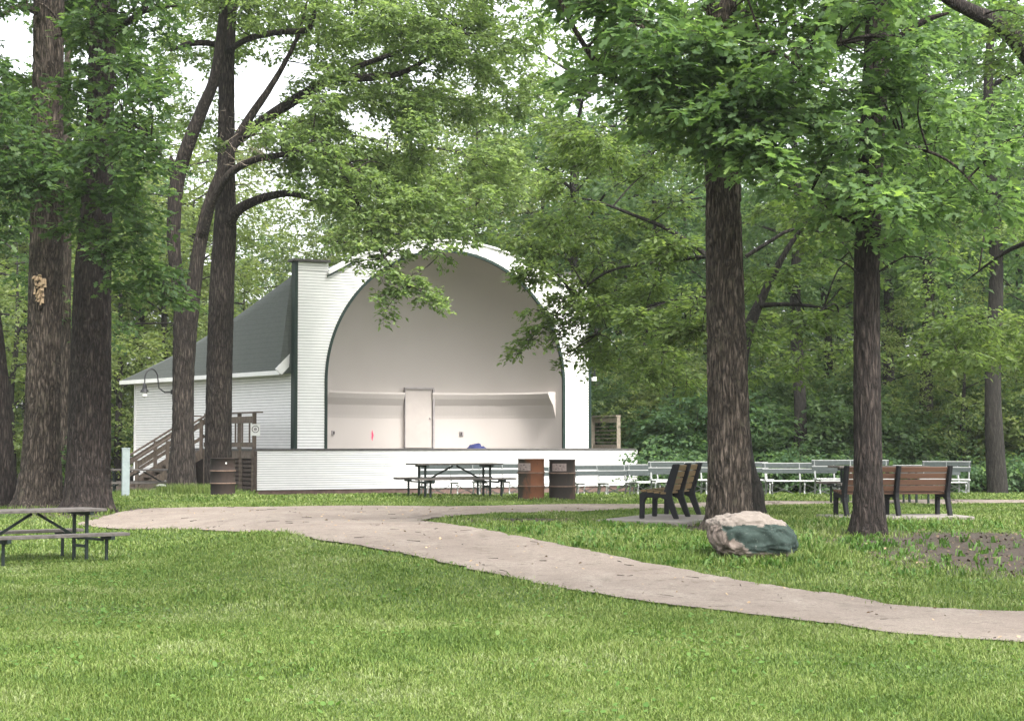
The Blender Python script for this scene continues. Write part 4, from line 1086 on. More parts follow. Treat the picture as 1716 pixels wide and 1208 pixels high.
T.stem([(103, 826, 46, 26), (106, 740, 46, 23), (108, 640, 46, 20), (110, 500, 46, 18), (112, 300, 46, 16), (114, 60, 46, 10)], 'trunk', 22, 0.015, 0.12, True)
fill(T, 40, 190, 60, 560, 43, 49, 24, 26, 46, 12)
fill(T, 94, 112, 760, 825, 45.4, 45.7, 7, 9, 14, 7, 0.75, 1.2, False)
T.finish(12, 0.5, False)

# ---------------- forked oak and the straight trunk before the shell's side wall
T = Tree('oak_tree', 'forked oak with twin stems and mossy bent limbs in front of the wooden stairs', gb(305, 46), M['bark_mid'], M['leaf_oak'], None, 'oval', 0.13)
T.stem([(304, 828, 46, 46), (306, 720, 46, 37), (308, 620, 46, 36), (311, 545, 46, 40), (314, 508, 46, 40), (316, 480, 46, 26)], 'trunk', 64, 0.03, 0.07, True)
T.stem([(305, 530, 46, 22), (299, 480, 46, 22), (291, 410, 46, 23), (293, 340, 46, 24), (300, 290, 46, 24), (316, 240, 45.8, 23), (338, 185, 45.6, 21), (360, 130, 45.4, 19), (372, 50, 45.2, 17), (378, -60, 45, 12)], 'stem', 16, 0.012, 0.12)
T.stem([(292, 300, 46, 16), (288, 270, 46, 9), (286, 262, 46, 5)], 'broken_stub', 8)
T.stem([(319, 530, 46, 26), (326, 470, 46, 25), (335, 410, 46, 23), (350, 345, 46, 21), (368, 295, 46, 18), (390, 245, 46.2, 16), (420, 195, 46.4, 14), (452, 148, 46.6, 11), (480, 100, 46.8, 8), (505, 45, 47, 6), (520, -30, 47.2, 4)], 'stem', 16, 0.012, 0.12)
T.stem([(340, 390, 45.8, 15), (358, 335, 45.4, 17), (385, 292, 45, 17), (425, 268, 44.6, 15), (470, 260, 44.2, 13), (508, 252, 44, 10), (530, 225, 43.8, 6)], 'limb', 12, 0.006, 0.15)
T.stem([(508, 252, 44, 7), (560, 262, 43.6, 5), (620, 300, 43.2, 4)], 'limb', 7)
T.stem([(400, 232, 46.2, 7), (440, 225, 45.6, 5), (500, 240, 45, 3)], 'limb', 7)
fill(T, 390, 660, -60, 30, 43, 48, 22, 24, 42, 18)
fill(T, 540, 700, 20, 130, 43.5, 48, 16, 20, 36, 16)
fill(T, 430, 720, 165, 360, 42.5, 47, 60, 16, 34, 13, 0.45)
for a in [(450, 230, 44, 24), (480, 215, 44, 22), (520, 240, 44, 26), (350, 240, 46, 16), (545, 215, 44, 24)]: T.cluster(a[0], a[1], a[2], a[3], 14)
# the spray hanging in front of the arch
T.stem([(560, 262, 43.6, 7), (590, 320, 43.2, 6), (620, 385, 43, 5), (650, 440, 42.8, 4), (690, 480, 42.6, 3)], 'hanging_branch', 7)
for a in [(545, 320, 43, 30, 26), (590, 350, 43, 32, 28), (635, 370, 43, 30, 26), (570, 395, 43, 24, 18), (610, 410, 43, 26, 20), (655, 420, 43, 28, 24), (700, 395, 43, 30, 24), (640, 455, 42.8, 20, 16), (660, 480, 42.8, 20, 15), (690, 470, 42.8, 22, 17), (715, 495, 42.8, 22, 17), (735, 510, 42.8, 13, 8), (635, 500, 42.8, 14, 8), (645, 522, 42.8, 10, 6), (745, 370, 43, 34, 26), (785, 385, 43, 28, 20), (740, 420, 43, 24, 14), (680, 340, 43, 36, 30), (620, 310, 43, 36, 30), (800, 340, 43, 34, 24), (730, 320, 43, 34, 26), (560, 290, 43, 28, 22), (600, 440, 43, 16, 8)]: T.cluster(*a[:4], int(a[4]*1.35), 0.85)
T.finish(14, 0.28)
dead = []
for k in range(150):
    px, py = random.gauss(435, 32), random.gauss(250, 28); p = np.array(P(px, py, random.uniform(43.8, 45.5))); dead.append((p, p+RNG.normal(0, 0.2, 3)))
v, f = twig_geo(np.array([a for a, _ in dead]), np.array([b for _, b in dead]), np.full(len(dead), 0.007)); np_mesh('dead_twigs', v, f, M['dead_twig'], T.t)['kind'] = 'stuff'

T = Tree('oak_tree', 'tall straight oak trunk beside the brown drum with a limb reaching over the roof', gb(366, 47.5), M['bark_mid'], M['leaf_oak'], None, 'oval', 0.13)
T.stem([(366, 826, 47.5, 44), (366, 720, 47.5, 43), (368, 600, 47.5, 43), (373, 460, 47.5, 39), (377, 385, 47.5, 37), (379, 300, 47.5, 30), (379, 200, 47.5, 27), (380, 100, 47.5, 25), (386, 0, 47.5, 23), (392, -110, 47.5, 20), (398, -320, 47.5, 10)], 'trunk', 64, 0.03, 0.07, True)
T.stem([(378, 390, 47.5, 28), (393, 358, 47.2, 24), (420, 340, 47, 20), (455, 328, 46.7, 17), (490, 325, 46.4, 13), (530, 338, 46, 8), (560, 352, 45.8, 5)], 'limb', 14, 0.008, 0.12)
T.stem([(384, 250, 47.4, 20), (415, 222, 47.2, 24), (460, 190, 47, 24), (510, 158, 46.7, 22), (560, 132, 46.4, 20), (620, 130, 46, 17), (680, 120, 45.6, 12), (740, 80, 45.2, 8), (790, 40, 45, 5)], 'limb', 14, 0.01, 0.12)
T.stem([(560, 132, 46.4, 13), (610, 108, 46, 12), (660, 90, 45.6, 9), (720, 60, 45, 5)], 'limb', 10)
T.stem([(384, 90, 47.4, 12), (356, 74, 46.8, 13), (315, 74, 46.4, 12), (286, 86, 46, 7)], 'limb', 10)
T.stem([(384, 84, 47.4, 13), (420, 64, 46.8, 13), (470, 54, 46.2, 13), (515, 50, 45.8, 12), (528, 20, 45.6, 9), (545, -20, 45.4, 6)], 'limb', 10)
fill(T, 540, 905, -80, 350, 43, 51, 165, 22, 44, 20, 0.5)
fill(T, 480, 760, 130, 300, 46, 52, 46, 16, 34, 13, 0.4)
fill(T, 270, 560, -140, 10, 44, 49, 34, 26, 44, 22)
fill(T, 270, 560, -20, 130, 48.5, 52, 34, 22, 40, 20, 0.6)
fill(T, 300, 420, 60, 220, 47.8, 51, 12, 24, 40, 15)
fill(T, 600, 960, -100, 130, 42, 46, 20, 26, 44, 20)
for _ in range(10): T.cluster_w(T.base+np.array([random.uniform(-3, 8), random.uniform(-5, 3), random.uniform(14, 18)]), (1.3, 1.3, 0.9), 10)
T.finish(14, 0.28)

# ---------------- right hand trees
T = Tree('oak_tree', 'thick furrowed oak trunk behind the painted boulder', gb(1222, 26.5), M['bark_grey'], M['leaf_big'], None, 'lobed', 0.18)
T.stem([(1223, 887, 26.5, 72), (1222, 780, 26.5, 70), (1219, 650, 26.5, 66), (1215, 500, 26.5, 62), (1212, 360, 26.5, 58), (1210, 260, 26.5, 56), (1209, 100, 26.5, 50), (1210, -120, 26.5, 42), (1212, -420, 26.5, 20)], 'trunk', 150, 0.05, 0.04, True)
T.stem([(1205, 255, 26.3, 20), (1160, 215, 25.6, 16), (1105, 190, 25.2, 15), (1060, 152, 25, 15), (1010, 118, 24.8, 13), (975, 70, 24.6, 11), (940, 5, 24.4, 9), (925, -40, 24.3, 6)], 'limb', 12, 0.004, 0.12)
T.stem([(1160, 215, 25.6, 9), (1125, 130, 25.2, 9), (1085, 55, 25, 10), (1040, 20, 24.9, 9), (1000, -30, 24.8, 7)], 'limb', 10)
T.stem([(1216, 140, 26.3, 16), (1260, 100, 25.4, 13), (1310, 90, 24.8, 9), (1350, 130, 24.3, 5)], 'limb', 10)
T.stem([(1212, 240, 26.1, 14), (1235, 200, 25, 10), (1262, 215, 24.2, 7), (1285, 260, 23.8, 4)], 'limb', 9)
fill(T, 1030, 1370, -160, 170, 23.4, 28.5, 40, 30, 54, 14)
for a in [(1200, 190, 24.6, 48, 24), (1245, 215, 24.3, 46, 24), (1165, 180, 24.6, 46, 22), (1275, 240, 24.2, 38, 18), (1215, 245, 24.8, 34, 18), (1190, 268, 25.2, 24, 10), (1295, 275, 24, 26, 11), (1305, 310, 24, 18, 7), (1255, 265, 24.3, 26, 12), (1320, 200, 24.4, 38, 15), (1130, 130, 24.8, 50, 22), (1330, 130, 24.4, 44, 18), (1100, 215, 25, 34, 12), (1090, 90, 25, 46, 16), (1290, 160, 24.4, 46, 20), (1240, 150, 24.4, 48, 22)]: T.cluster(*a[:4], a[4])
fill(T, 930, 1080, -60, 160, 24, 26, 14, 24, 40, 10)
fill(T, 1165, 1265, -40, 262, 23.6, 25.6, 12, 22, 36, 13)
for _ in range(14): T.cluster_w(T.base+np.array([random.uniform(-4.5, 3.5), random.uniform(-5, 2), random.uniform(9, 13)]), (1.2, 1.2, 0.8), 14)
T.finish(11, 0.42)

T = Tree('tree', 'dark leaning trunk half hidden behind the thick oak at the boulder', gb(1266, 30.5), M['bark_far'], M['leaf_ash'], None, 'oval', 0.115)
T.stem([(1264, 862, 30.5, 30), (1252, 780, 30.5, 26), (1244, 700, 30.6, 24), (1242, 620, 30.7, 22), (1252, 560, 30.8, 20), (1265, 525, 30.9, 18), (1279, 495, 31, 14), (1296, 460, 31, 12), (1318, 420, 31, 9), (1340, 388, 31, 6)], 'trunk', 28, 0.014, 0.09, True)
T.stem([(1276, 512, 30.9, 12), (1310, 510, 30.6, 9), (1360, 513, 30.2, 7), (1405, 522, 29.9, 4)], 'limb', 8)
T.stem([(1250, 430, 31.6, 9), (1290, 405, 31.6, 8), (1330, 385, 31.6, 7), (1400, 392, 31.6, 5)], 'limb', 8)
T.stem([(1340, 388, 31, 9), (1372, 335, 31, 7), (1400, 290, 31, 4)], 'limb', 8)
T.stem([(1252, 570, 30.9, 16), (1225, 500, 32.5, 14), (1185, 430, 34, 11), (1120, 385, 35, 9), (1060, 360, 35.6, 7), (1000, 338, 36, 5), (950, 330, 36.4, 3)], 'limb', 10)
T.stem([(1185, 430, 34, 9), (1100, 440, 35, 7), (1020, 455, 35.6, 5), (960, 500, 36, 4), (900, 555, 36.4, 2.5)], 'limb', 8)
T.stem([(1225, 500, 32.5, 8), (1150, 500, 34, 6), (1070, 520, 35, 4), (1000, 560, 35.6, 2.5)], 'limb', 8)
def kp(x, y): return y < 640-abs(x-1100)*0.35 and (x > 985 or y < 470) and x+y*0.25 > 985
fill(T, 860, 1185, 200, 640, 33, 39, 64, 22, 42, 26, 0.75, 0.5, True, kp)
fill(T, 1240, 1450, 330, 640, 31.5, 37, 22, 20, 36, 20, 0.75, 0.5)
fill(T, 1250, 1430, 330, 560, 28.5, 30.5, 14, 18, 32, 14, 0.75, 0.5)
for a in [(870, 590, 36, 12, 7), (888, 570, 36, 17, 13), (905, 548, 36, 20, 18), (930, 530, 36, 24, 24), (955, 505, 36, 26, 28), (985, 480, 36, 30, 32), (940, 560, 36, 16, 12), (962, 585, 36, 12, 8), (950, 605, 36, 9, 5), (975, 540, 36, 24, 22), (1000, 570, 36, 24, 20), (900, 520, 36, 14, 9), (1000, 520, 35.6, 34, 34), (935, 470, 36, 22, 18), (900, 420, 36, 28, 20), (870, 395, 36, 26, 16), (940, 410, 36, 34, 28), (985, 400, 36, 36, 32), (1030, 440, 36, 40, 36), (1080, 500, 36, 40, 34), (1040, 590, 36, 30, 22), (1110, 590, 36, 34, 24), (1150, 640, 36, 28, 16)]: T.cluster(a[0], a[1], a[2], a[3], a[4], 0.55)
T.finish(12, 0.34)

T = Tree('tree', 'slim dark straight trunk standing before the reddish brown park bench', gb(1457, 25.5), M['bark_dark'], M['leaf_big'], None, 'lobed', 0.165)
T.stem([(1457, 894, 25.5, 50), (1455, 780, 25.5, 46), (1453, 620, 25.5, 43), (1453, 450, 25.5, 42), (1458, 300, 25.5, 40), (1466, 150, 25.5, 42), (1476, 0, 25.5, 46), (1484, -150, 25.5, 40), (1490, -400, 25.5, 20)], 'trunk', 90, 0.03, 0.05, True)
T.stem([(1478, 90, 25.4, 12), (1510, 60, 25.3, 14), (1550, 35, 25.2, 14), (1590, 22, 25.1, 12)], 'limb', 10)
T.stem([(1460, 60, 25.3, 10), (1420, 70, 25, 12), (1370, 82, 24.6, 10), (1310, 85, 24.2, 6)], 'limb', 10)
T.stem([(1462, 250, 25.4, 12), (1520, 245, 25, 9), (1590, 270, 24.6, 6), (1640, 320, 24.2, 4)], 'limb', 8)
T.stem([(1452, 470, 25.5, 6), (1415, 440, 25.2, 4), (1380, 430, 25, 2.5)], 'limb', 6)
T.stem([(1450, 380, 25.5, 7), (1400, 360, 25.2, 5), (1360, 320, 25, 3)], 'limb', 6)
fill(T, 1380, 1540, -220, 100, 23.5, 28, 18, 26, 46, 13)
fill(T, 1540, 1740, 130, 300, 24, 28, 8, 26, 40, 11)
fill(T, 1500, 1740, -20, 130, 31.5, 36, 12, 26, 40, 14)
fill(T, 1490, 1740, 170, 390, 26, 31, 22, 24, 42, 12)
fill(T, 1425, 1500, 60, 370, 23.6, 24.8, 9, 18, 28, 9)
for a in [(1420, 180, 24.6, 36, 12), (1400, 260, 25, 36, 13), (1440, 320, 24.6, 30, 11), (1410, 360, 25, 34, 11), (1370, 330, 25.5, 30, 9), (1440, 400, 24.8, 22, 6), (1470, 230, 24.3, 26, 8), (1500, 330, 24.4, 34, 12), (1430, 230, 24.4, 30, 10), (1520, 400, 25, 26, 7), (1560, 440, 25, 22, 5), (1480, 150, 24.3, 24, 7), (1470, 290, 24.3, 22, 6), (1500, 60, 24.4, 30, 8), (1445, 30, 24.4, 34, 10)]: T.cluster(*a[:4], a[4])
for _ in range(14): T.cluster_w(T.base+np.array([random.uniform(-4, 5), random.uniform(-5, 2), random.uniform(8.5, 13)]), (1.2, 1.2, 0.8), 14)
T.finish(11, 0.42)

T = Tree('tree', 'tree off the right edge whose thick arching limb drops across the top right corner', gb(1840, 31), M['bark_dark'], M['leaf_ash'], None, 'oval', 0.13)
T.stem([(1840, 858, 31, 60), (1836, 700, 31, 52), (1830, 500, 31, 48), (1826, 330, 31, 44), (1830, 150, 31, 38), (1840, -100, 31, 24)], 'trunk', 32, 0.02, 0.1, True)
T.stem([(1828, 340, 31, 40), (1790, 230, 30.4, 40), (1750, 135, 30, 40), (1710, 75, 29.6, 39), (1668, 38, 29.2, 36), (1630, 20, 28.8, 30), (1580, -8, 28.4, 24), (1530, -60, 28, 16)], 'limb', 18, 0.012, 0.09)
T.stem([(1828, 420, 31, 18), (1760, 400, 33, 13), (1690, 420, 35, 9), (1620, 470, 37, 5)], 'limb', 9)
fill(T, 1510, 1800, 330, 620, 34, 42, 34, 24, 42, 22, 0.75, 0.55)
for a in [(1700, 60, 28.5, 34, 14), (1690, 110, 28.5, 24, 10), (1716, 30, 28, 30, 12)]: T.cluster(*a[:4], a[4])
T.finish(12, 0.38)

# ---------------- unseen tree added right of the viewer so its crown shades the grass
T = Tree('tree', 'unseen spreading tree right of the viewer, added to shade the lawn', on(8.3, 13.5), M['bark_mid'], M['leaf_maple'], None, 'oval', 0.24)
b0 = np.array(on(8.3, 13.5)); v, f = [], []
C, Rr = bark_tube(v, f, [b0+np.array(q) for q in ((0, 0, -0.1), (0.05, 0, 1.0), (0.1, 0.1, 4), (0.3, 0.2, 8), (0.4, 0.2, 12))], [0.42, 0.33, 0.28, 0.2, 0.06], 24, 0.02, 4, 0.25)
T.nodes.append(C[::6])
for q in ((-5.5, 1.5, 9.2), (-4, -2.5, 9.5), (-7.5, -0.5, 10.4), (-2, 4, 9.5), (3, 1, 9)):
    C, Rr = bark_tube(v, f, [b0+np.array((0.25, 0.15, 6.5)), b0+np.array(q)*0.55+np.array((0, 0, 3.6)), b0+np.array(q)], [0.13, 0.09, 0.03], 8, 0, 0, 0.3); T.nodes.append(C[::3])
np_mesh('trunk', np.concatenate(v), np.concatenate(f), M['bark_mid'], T.t, smooth=True)
for _ in range(46): T.cluster_w(b0+np.array([random.uniform(-11, 3), random.uniform(-3.5, 4.5), random.uniform(9, 12.5)]), (1.2, 1.2, 0.7), 16)
T.finish(10, 0.6)

# ---------------- woodland prototypes
def proto_tree(name, h_, bare, spread, leaf, seed, ls=0.2, nsp=900, r0=0.2, bark='bark_far', per=14):
    random.seed(seed); t = thing(name, 'x', 'tree', (0, 0, 0))
    v, f = [], []; pts = [(0, 0, -0.2)]+[(random.uniform(-1, 1)*0.012*h_, random.uniform(-1, 1)*0.012*h_, h_*q) for q in (0.15, 0.35, 0.55, 0.75, 0.93)]
    bark_tube(v, f, pts, [r0*1.3, r0, r0*0.85, r0*0.65, r0*0.4, r0*0.1], 14, 0.01, seed, 0.3)
    pos, dr = [], []; nl = 17
    for k in range(nl):
        q = (k+0.3)/nl; z0 = h_*(bare+(0.93-bare)*q); a = k*2.4+random.uniform(-0.4, 0.4); prof_ = math.sin(math.pi*min(1, 0.22+0.78*(1-q)**0.9))**0.7*0.95+0.1
        ln = spread*prof_*random.uniform(0.75, 1.15); rise = random.uniform(-0.05, 0.45)*ln
        d = np.array([math.cos(a), math.sin(a), 0]); p0 = np.array([0, 0, z0]); p1 = p0+d*ln*0.5+np.array([0, 0, rise*0.7]); p2 = p0+d*ln+np.array([0, 0, rise*0.8])
        bark_tube(v, f, [p0, p1, p2], [r0*0.32, r0*0.2, r0*0.06], 6, 0, 0, 0.6)
        m = int(nsp/nl)
        for c_, rr in ((p2, 0.32), (p1*0.35+p2*0.65, 0.36), (p1, 0.30)):
            c_ = c_+RNG.normal(0, 0.25, 3); R_ = max(0.8, ln*rr)
            pp, dd_ = cluster_sprays(c_, (R_, R_, R_*0.62), m//3, d); pos.append(pp); dr.append(dd_)
    np_mesh('trunk', np.concatenate(v), np.concatenate(f), M[bark], t, smooth=True)
    pos, dr = np.concatenate(pos), np.concatenate(dr)
    vv, ff, rr = leaf_geo(pos, dr, 0.8*RNG.uniform(0.7, 1.3, len(pos)), per, ls, 'oval', 0.4)
    np_mesh('crown', vv, ff, M[leaf], t, rr); return t
PT = [proto_tree('woodland_tree', 18, 0.10, 4.8, 'leaf_far', 3, 0.235), proto_tree('woodland_tree', 18, 0.08, 4.7, 'leaf_far_dark', 5, 0.235),
      proto_tree('woodland_tree', 18, 0.14, 4.8, 'leaf_far_bright', 8, 0.225), proto_tree('woodland_tree', 10, 0.10, 3.6, 'leaf_far_bright', 13, 0.18, 760, 0.14),
      proto_tree('woodland_tree', 20, 0.36, 4.2, 'leaf_far', 21, 0.19, 800, 0.24)]
def proto_shrub(leaf, h_, w, seed, n=420, ls=0.15):
    random.seed(seed); t = thing('shrub', 'x', 'shrub', (0, 0, 0)); v, f = [], []; pos, dr = [], []
    for k in range(9):
        a = k*2.4; ln = w*random.uniform(0.35, 1); z = h_*random.uniform(0.3, 0.85); d = np.array([math.cos(a), math.sin(a), 0]); e = d*ln+np.array([0, 0, z])
        bark_tube(v, f, [np.array([0, 0, -0.05])+d*0.08, d*ln*0.4+np.array([0, 0, z*0.6]), e], [0.03, 0.022, 0.008], 5, 0, 0, 0.3)
        pp, dd_ = cluster_sprays(e, (w*0.5, w*0.5, h_*0.26), n//9, d); pp[:, 2] = np.maximum(pp[:, 2], 0.12); pos.append(pp); dr.append(dd_)
    np_mesh('stems', np.concatenate(v), np.concatenate(f), M['bark_far'], t, smooth=True); pos, dr = np.concatenate(pos), np.concatenate(dr)
    vv, ff, rr = leaf_geo(pos, dr, 0.5*RNG.uniform(0.7, 1.3, len(pos)), 12, ls, 'oval', 0.4); np_mesh('foliage', vv, ff, M[leaf], t, rr); return t
PS = [proto_shrub('leaf_far_dark', 2.6, 1.5, 31), proto_shrub('leaf_far', 2.8, 1.4, 33), proto_shrub('leaf_far_bright', 2.3, 1.3, 35), proto_shrub('leaf_far_dark', 1.1, 1.0, 37, 240, 0.13)]
used = set()
def place(protos, k, px, D, sc, label, group, rz=None):
    p = onp(px, D, -0.05); r = protos[k]; rz = random.uniform(0, 6.28) if rz is None else rz
    if r.name not in used:
        used.add(r.name); r.location = p; r.rotation_euler = (0, 0, rz); r.scale = (sc,)*3; r['label'] = label; r['group'] = group; return r
    return dup(r, p, rz, sc, label, group)
random.seed(99)
# single trees one can pick out
place(PT, 4, 1337, 57, 0.85, 'woodland tree with a bare dark trunk rising behind the bright folding bench', 'woodland trees behind the park')
place(PT, 4, 1558, 59, 0.95, 'woodland tree with a very dark trunk behind the greenish folding bench', 'woodland trees behind the park')
place(PT, 4, 1672, 52, 1.0, 'woodland tree with the thick grey trunk at the right edge of the lawn', 'woodland trees behind the park')
place(PT, 4, 1492, 63, 0.9, 'woodland tree with a thin trunk just right of the slim dark trunk', 'woodland trees behind the park')
place(PT, 0, 968, 66, 1.0, 'tall woodland tree rising right behind the right end of the band shell', 'woodland trees behind the park')
place(PT, 3, 405, 84, 1.02, 'low round light green tree just behind the left slope of the shingled roof', 'woodland trees behind the park')
place(PT, 2, 232, 80, 0.95, 'light green woodland tree left of the far corner of the side wall', 'woodland trees behind the park')
Lb = {'l': 'woodland tree in the leafy backdrop left of the band shell', 'c': 'woodland tree in the leafy backdrop over the band shell roof', 'r': 'woodland tree in the dense green backdrop right of the band shell'}
for px, D, k, sc, z in [(-70, 74, 1, .95, 'l'), (40, 80, 0, .95, 'l'), (140, 74, 2, .9, 'l'), (-10, 96, 2, 1, 'l'), (110, 98, 0, 1, 'l'), (190, 94, 1, .9, 'l'), (300, 100, 2, .95, 'l'), (350, 92, 0, .72, 'l'), (70, 66, 3, .8, 'l'), (20, 63, 3, .95, 'l'), (205, 70, 3, 1.05, 'l'), (275, 74, 2, .8, 'l'), (110, 84, 2, 1.0, 'l'), (330, 80, 2, .8, 'l'), (-40, 84, 2, 1.0, 'l'), (-120, 90, 0, 1, 'l'),
                        (520, 100, 3, .95, 'c'), (600, 94, 3, 1.0, 'c'), (650, 84, 2, .98, 'c'), (590, 88, 2, .90, 'c'), (705, 92, 2, 1.05, 'c'), (545, 96, 0, .78, 'c'), (575, 104, 2, .9, 'c'), (480, 104, 2, .62, 'c'), (720, 78, 2, .86, 'c'), (800, 74, 2, .95, 'c'), (690, 96, 2, .72, 'c'), (770, 90, 2, .88, 'c'), (850, 86, 0, .95, 'c'), (910, 80, 2, .92, 'c'), (740, 110, 0, .9, 'c'), (640, 112, 2, .75, 'c'), (455, 96, 3, .8, 'c'),
                        (1040, 74, 0, .92, 'r'), (1100, 68, 1, .9, 'r'), (1160, 76, 2, .9, 'r'), (1215, 70, 0, .92, 'r'), (1275, 80, 0, .62, 'r'), (1320, 90, 1, .7, 'r'), (1385, 70, 2, .9, 'r'), (1440, 78, 0, .95, 'r'), (1520, 72, 1, .92, 'r'), (1590, 66, 2, .85, 'r'), (1640, 80, 0, 1, 'r'), (1700, 70, 1, .95, 'r'), (1770, 62, 0, .95, 'r'), (1830, 72, 1, 1, 'r'),
                        (1000, 92, 2, 1, 'r'), (1080, 96, 0, 1, 'r'), (1190, 100, 1, 1, 'r'), (1400, 98, 0, 1, 'r'), (1480, 96, 2, 1, 'r'), (1560, 94, 0, 1, 'r'), (1680, 98, 1, 1, 'r'), (1120, 60, 3, .6, 'r'), (1240, 64, 3, .62, 'r'), (1460, 60, 3, .6, 'r'), (1620, 59, 3, .6, 'r'), (1740, 57, 3, .65, 'r')]+[(px_, 112+6*(i_ % 2), [0, 1][i_ % 2], 1.12, 'l' if px_ < 400 else 'r') for i_, px_ in enumerate(list(range(-120, 360, 60))+list(range(960, 1860, 55)))]:
    if z == 'r' and k == 2: k = 0
    elif z == 'r' and k == 0 and random.random() < 0.6: k = 1
    place(PT, k, px+random.uniform(-8, 8), D+random.uniform(-1.5, 1.5), sc, Lb[z], 'backdrop woodland trees, '+{'l': 'left', 'c': 'middle', 'r': 'right'}[z])
n_s = 0
for px in range(1000, 1840, 30):
    for row, (D, k0) in enumerate(((56.5, 3), (59, 0), (63, 1), (68, 0))):
        if random.random() < 0.13: continue
        if px < 1125 and D < 62: continue
        k = 3 if row == 0 else random.choice([0, 0, 1, 1, 2] if px < 1350 else [0, 1, 1, 2])
        place(PS, k, px+random.uniform(-14, 14), D+random.uniform(-1.2, 1.2), random.uniform(0.85, 1.35)*(1.2 if row > 1 else 1), ['low dark shrub along the foot of the woodland behind the folding benches', 'leafy shrub in the understorey right of the band shell'][min(row, 1)], ['low shrubs at the lawn edge', 'understorey shrubs'][min(row, 1)])
for px in range(-90, 230, 34):
    for D in (72, 82):
        if random.random() < 0.2: continue
        if px > 160 and D < 76: continue
        place(PS, random.choice([0, 1, 2, 2]), px+random.uniform(-12, 12), D+random.uniform(-2, 2), random.uniform(0.75, 1.2), 'leafy shrub between the far trunks left of the band shell', 'shrubs behind the left trunks')
random.seed(5)

# ================================================================ grass, weeds, litter
def blades(name, x, y, ln, wd, mat, bend=0.5, tip=1.0, label=None, rnd=None, parent=None):
    N = len(x); z = H(x, y)-0.004; a = RNG.uniform(0, 2*math.pi, N); d = np.stack([np.cos(a), np.sin(a), np.zeros(N)], 1)
    b = RNG.uniform(0, 2*math.pi, N); sd = np.stack([np.cos(b), np.sin(b), np.zeros(N)], 1)*(wd/2)[:, None]
    p = np.stack([x, y, z], 1); be = (bend*RNG.uniform(0.3, 1.3, N)*ln)[:, None]
    upv = np.array([0, 0, 1.0]); m = p+upv*(ln*0.6)[:, None]+d*be*0.35; t = p+upv*(ln*0.95*np.clip(1.1-bend*0.5, 0.3, 1))[:, None]+d*be
    v = np.stack([p-sd, p+sd, m+sd*0.8, m-sd*0.8, t+sd*0.12, t-sd*0.12], 1).reshape(-1, 3)
    f = ((np.arange(N)*6)[:, None, None]+np.array([(0, 1, 2, 3), (3, 2, 4, 5)])[None]).reshape(-1, 4)
    r = RNG.uniform(0, 1, N) if rnd is None else rnd
    return tag(np_mesh(name, v, f, mat, parent, np.repeat(r, 2)), kind='stuff') if parent is None else np_mesh(name, v, f, mat, parent, np.repeat(r, 2))
def scatter(D0, D1, dens, wk=0.33, extra=4.0):
    area = wk*2*(D1**2-D0**2)/2+2*extra*(D1-D0); n = int(area*dens)
    y = np.sqrt(RNG.uniform(D0**2, D1**2, n)); x = RNG.uniform(-1, 1, n)*(wk*y+extra); return x, y
def offpath(x, y):
    jx, jy = x+RNG.normal(0, 0.05, len(x)), y+RNG.normal(0, 0.07, len(x))
    bad = inpoly(jx, jy, PATHP) | inpoly(jx, jy, ROADP)
    for cx, cy, hx, hy, rz in PADS:
        c_, s_ = math.cos(rz), math.sin(rz); a_ = (x-cx)*c_+(y-cy)*s_; b_ = -(x-cx)*s_+(y-cy)*c_; bad |= (abs(a_) < hx) & (abs(b_) < hy)
    return ~bad
xs, ys, ls_, ws_ = [], [], [], []
for D0, D1, dens, ln, wd in ((9.3, 13, 5200, 0.052, 0.0055), (13, 18, 3000, 0.055, 0.0075), (18, 26, 1500, 0.06, 0.011), (26, 38, 620, 0.065, 0.017), (38, 58, 230, 0.08, 0.028)):
    x, y = scatter(D0, D1, dens); k = offpath(x, y)
    s = soil(x, y); nz = np.array([0.0])
    k &= RNG.uniform(0, 1, len(x)) > np.clip(s*1.35-0.1, 0, 0.985)
    x, y = x[k], y[k]
    if D0 > 37: # nothing on the stage footprint
        rx_, ry_ = x-A0.x, y-A0.y; uu = rx_*U.x+ry_*U.y; tt = rx_*V.x+ry_*V.y; q = ~((uu > UP0-0.1) & (uu < UP1+0.1) & (tt > TP-0.05)); x, y = x[q], y[q]
    xs.append(x); ys.append(y); ls_.append(ln*RNG.uniform(0.55, 1.35, len(x))); ws_.append(wd*RNG.uniform(0.7, 1.3, len(x)))
x, y = np.concatenate(xs), np.concatenate(ys)
hp_ = 1+0.22*np.sin(x*0.9+2.1*np.sin(y*0.31))*np.sin(y*0.7+1.3*np.sin(x*0.5))+0.22*np.sin(x*2.7+y*1.9+3*np.sin(x*0.8))
blades('grass', x, y, np.concatenate(ls_)*hp_*0.9, np.concatenate(ws_), M['grass'], 0.6)
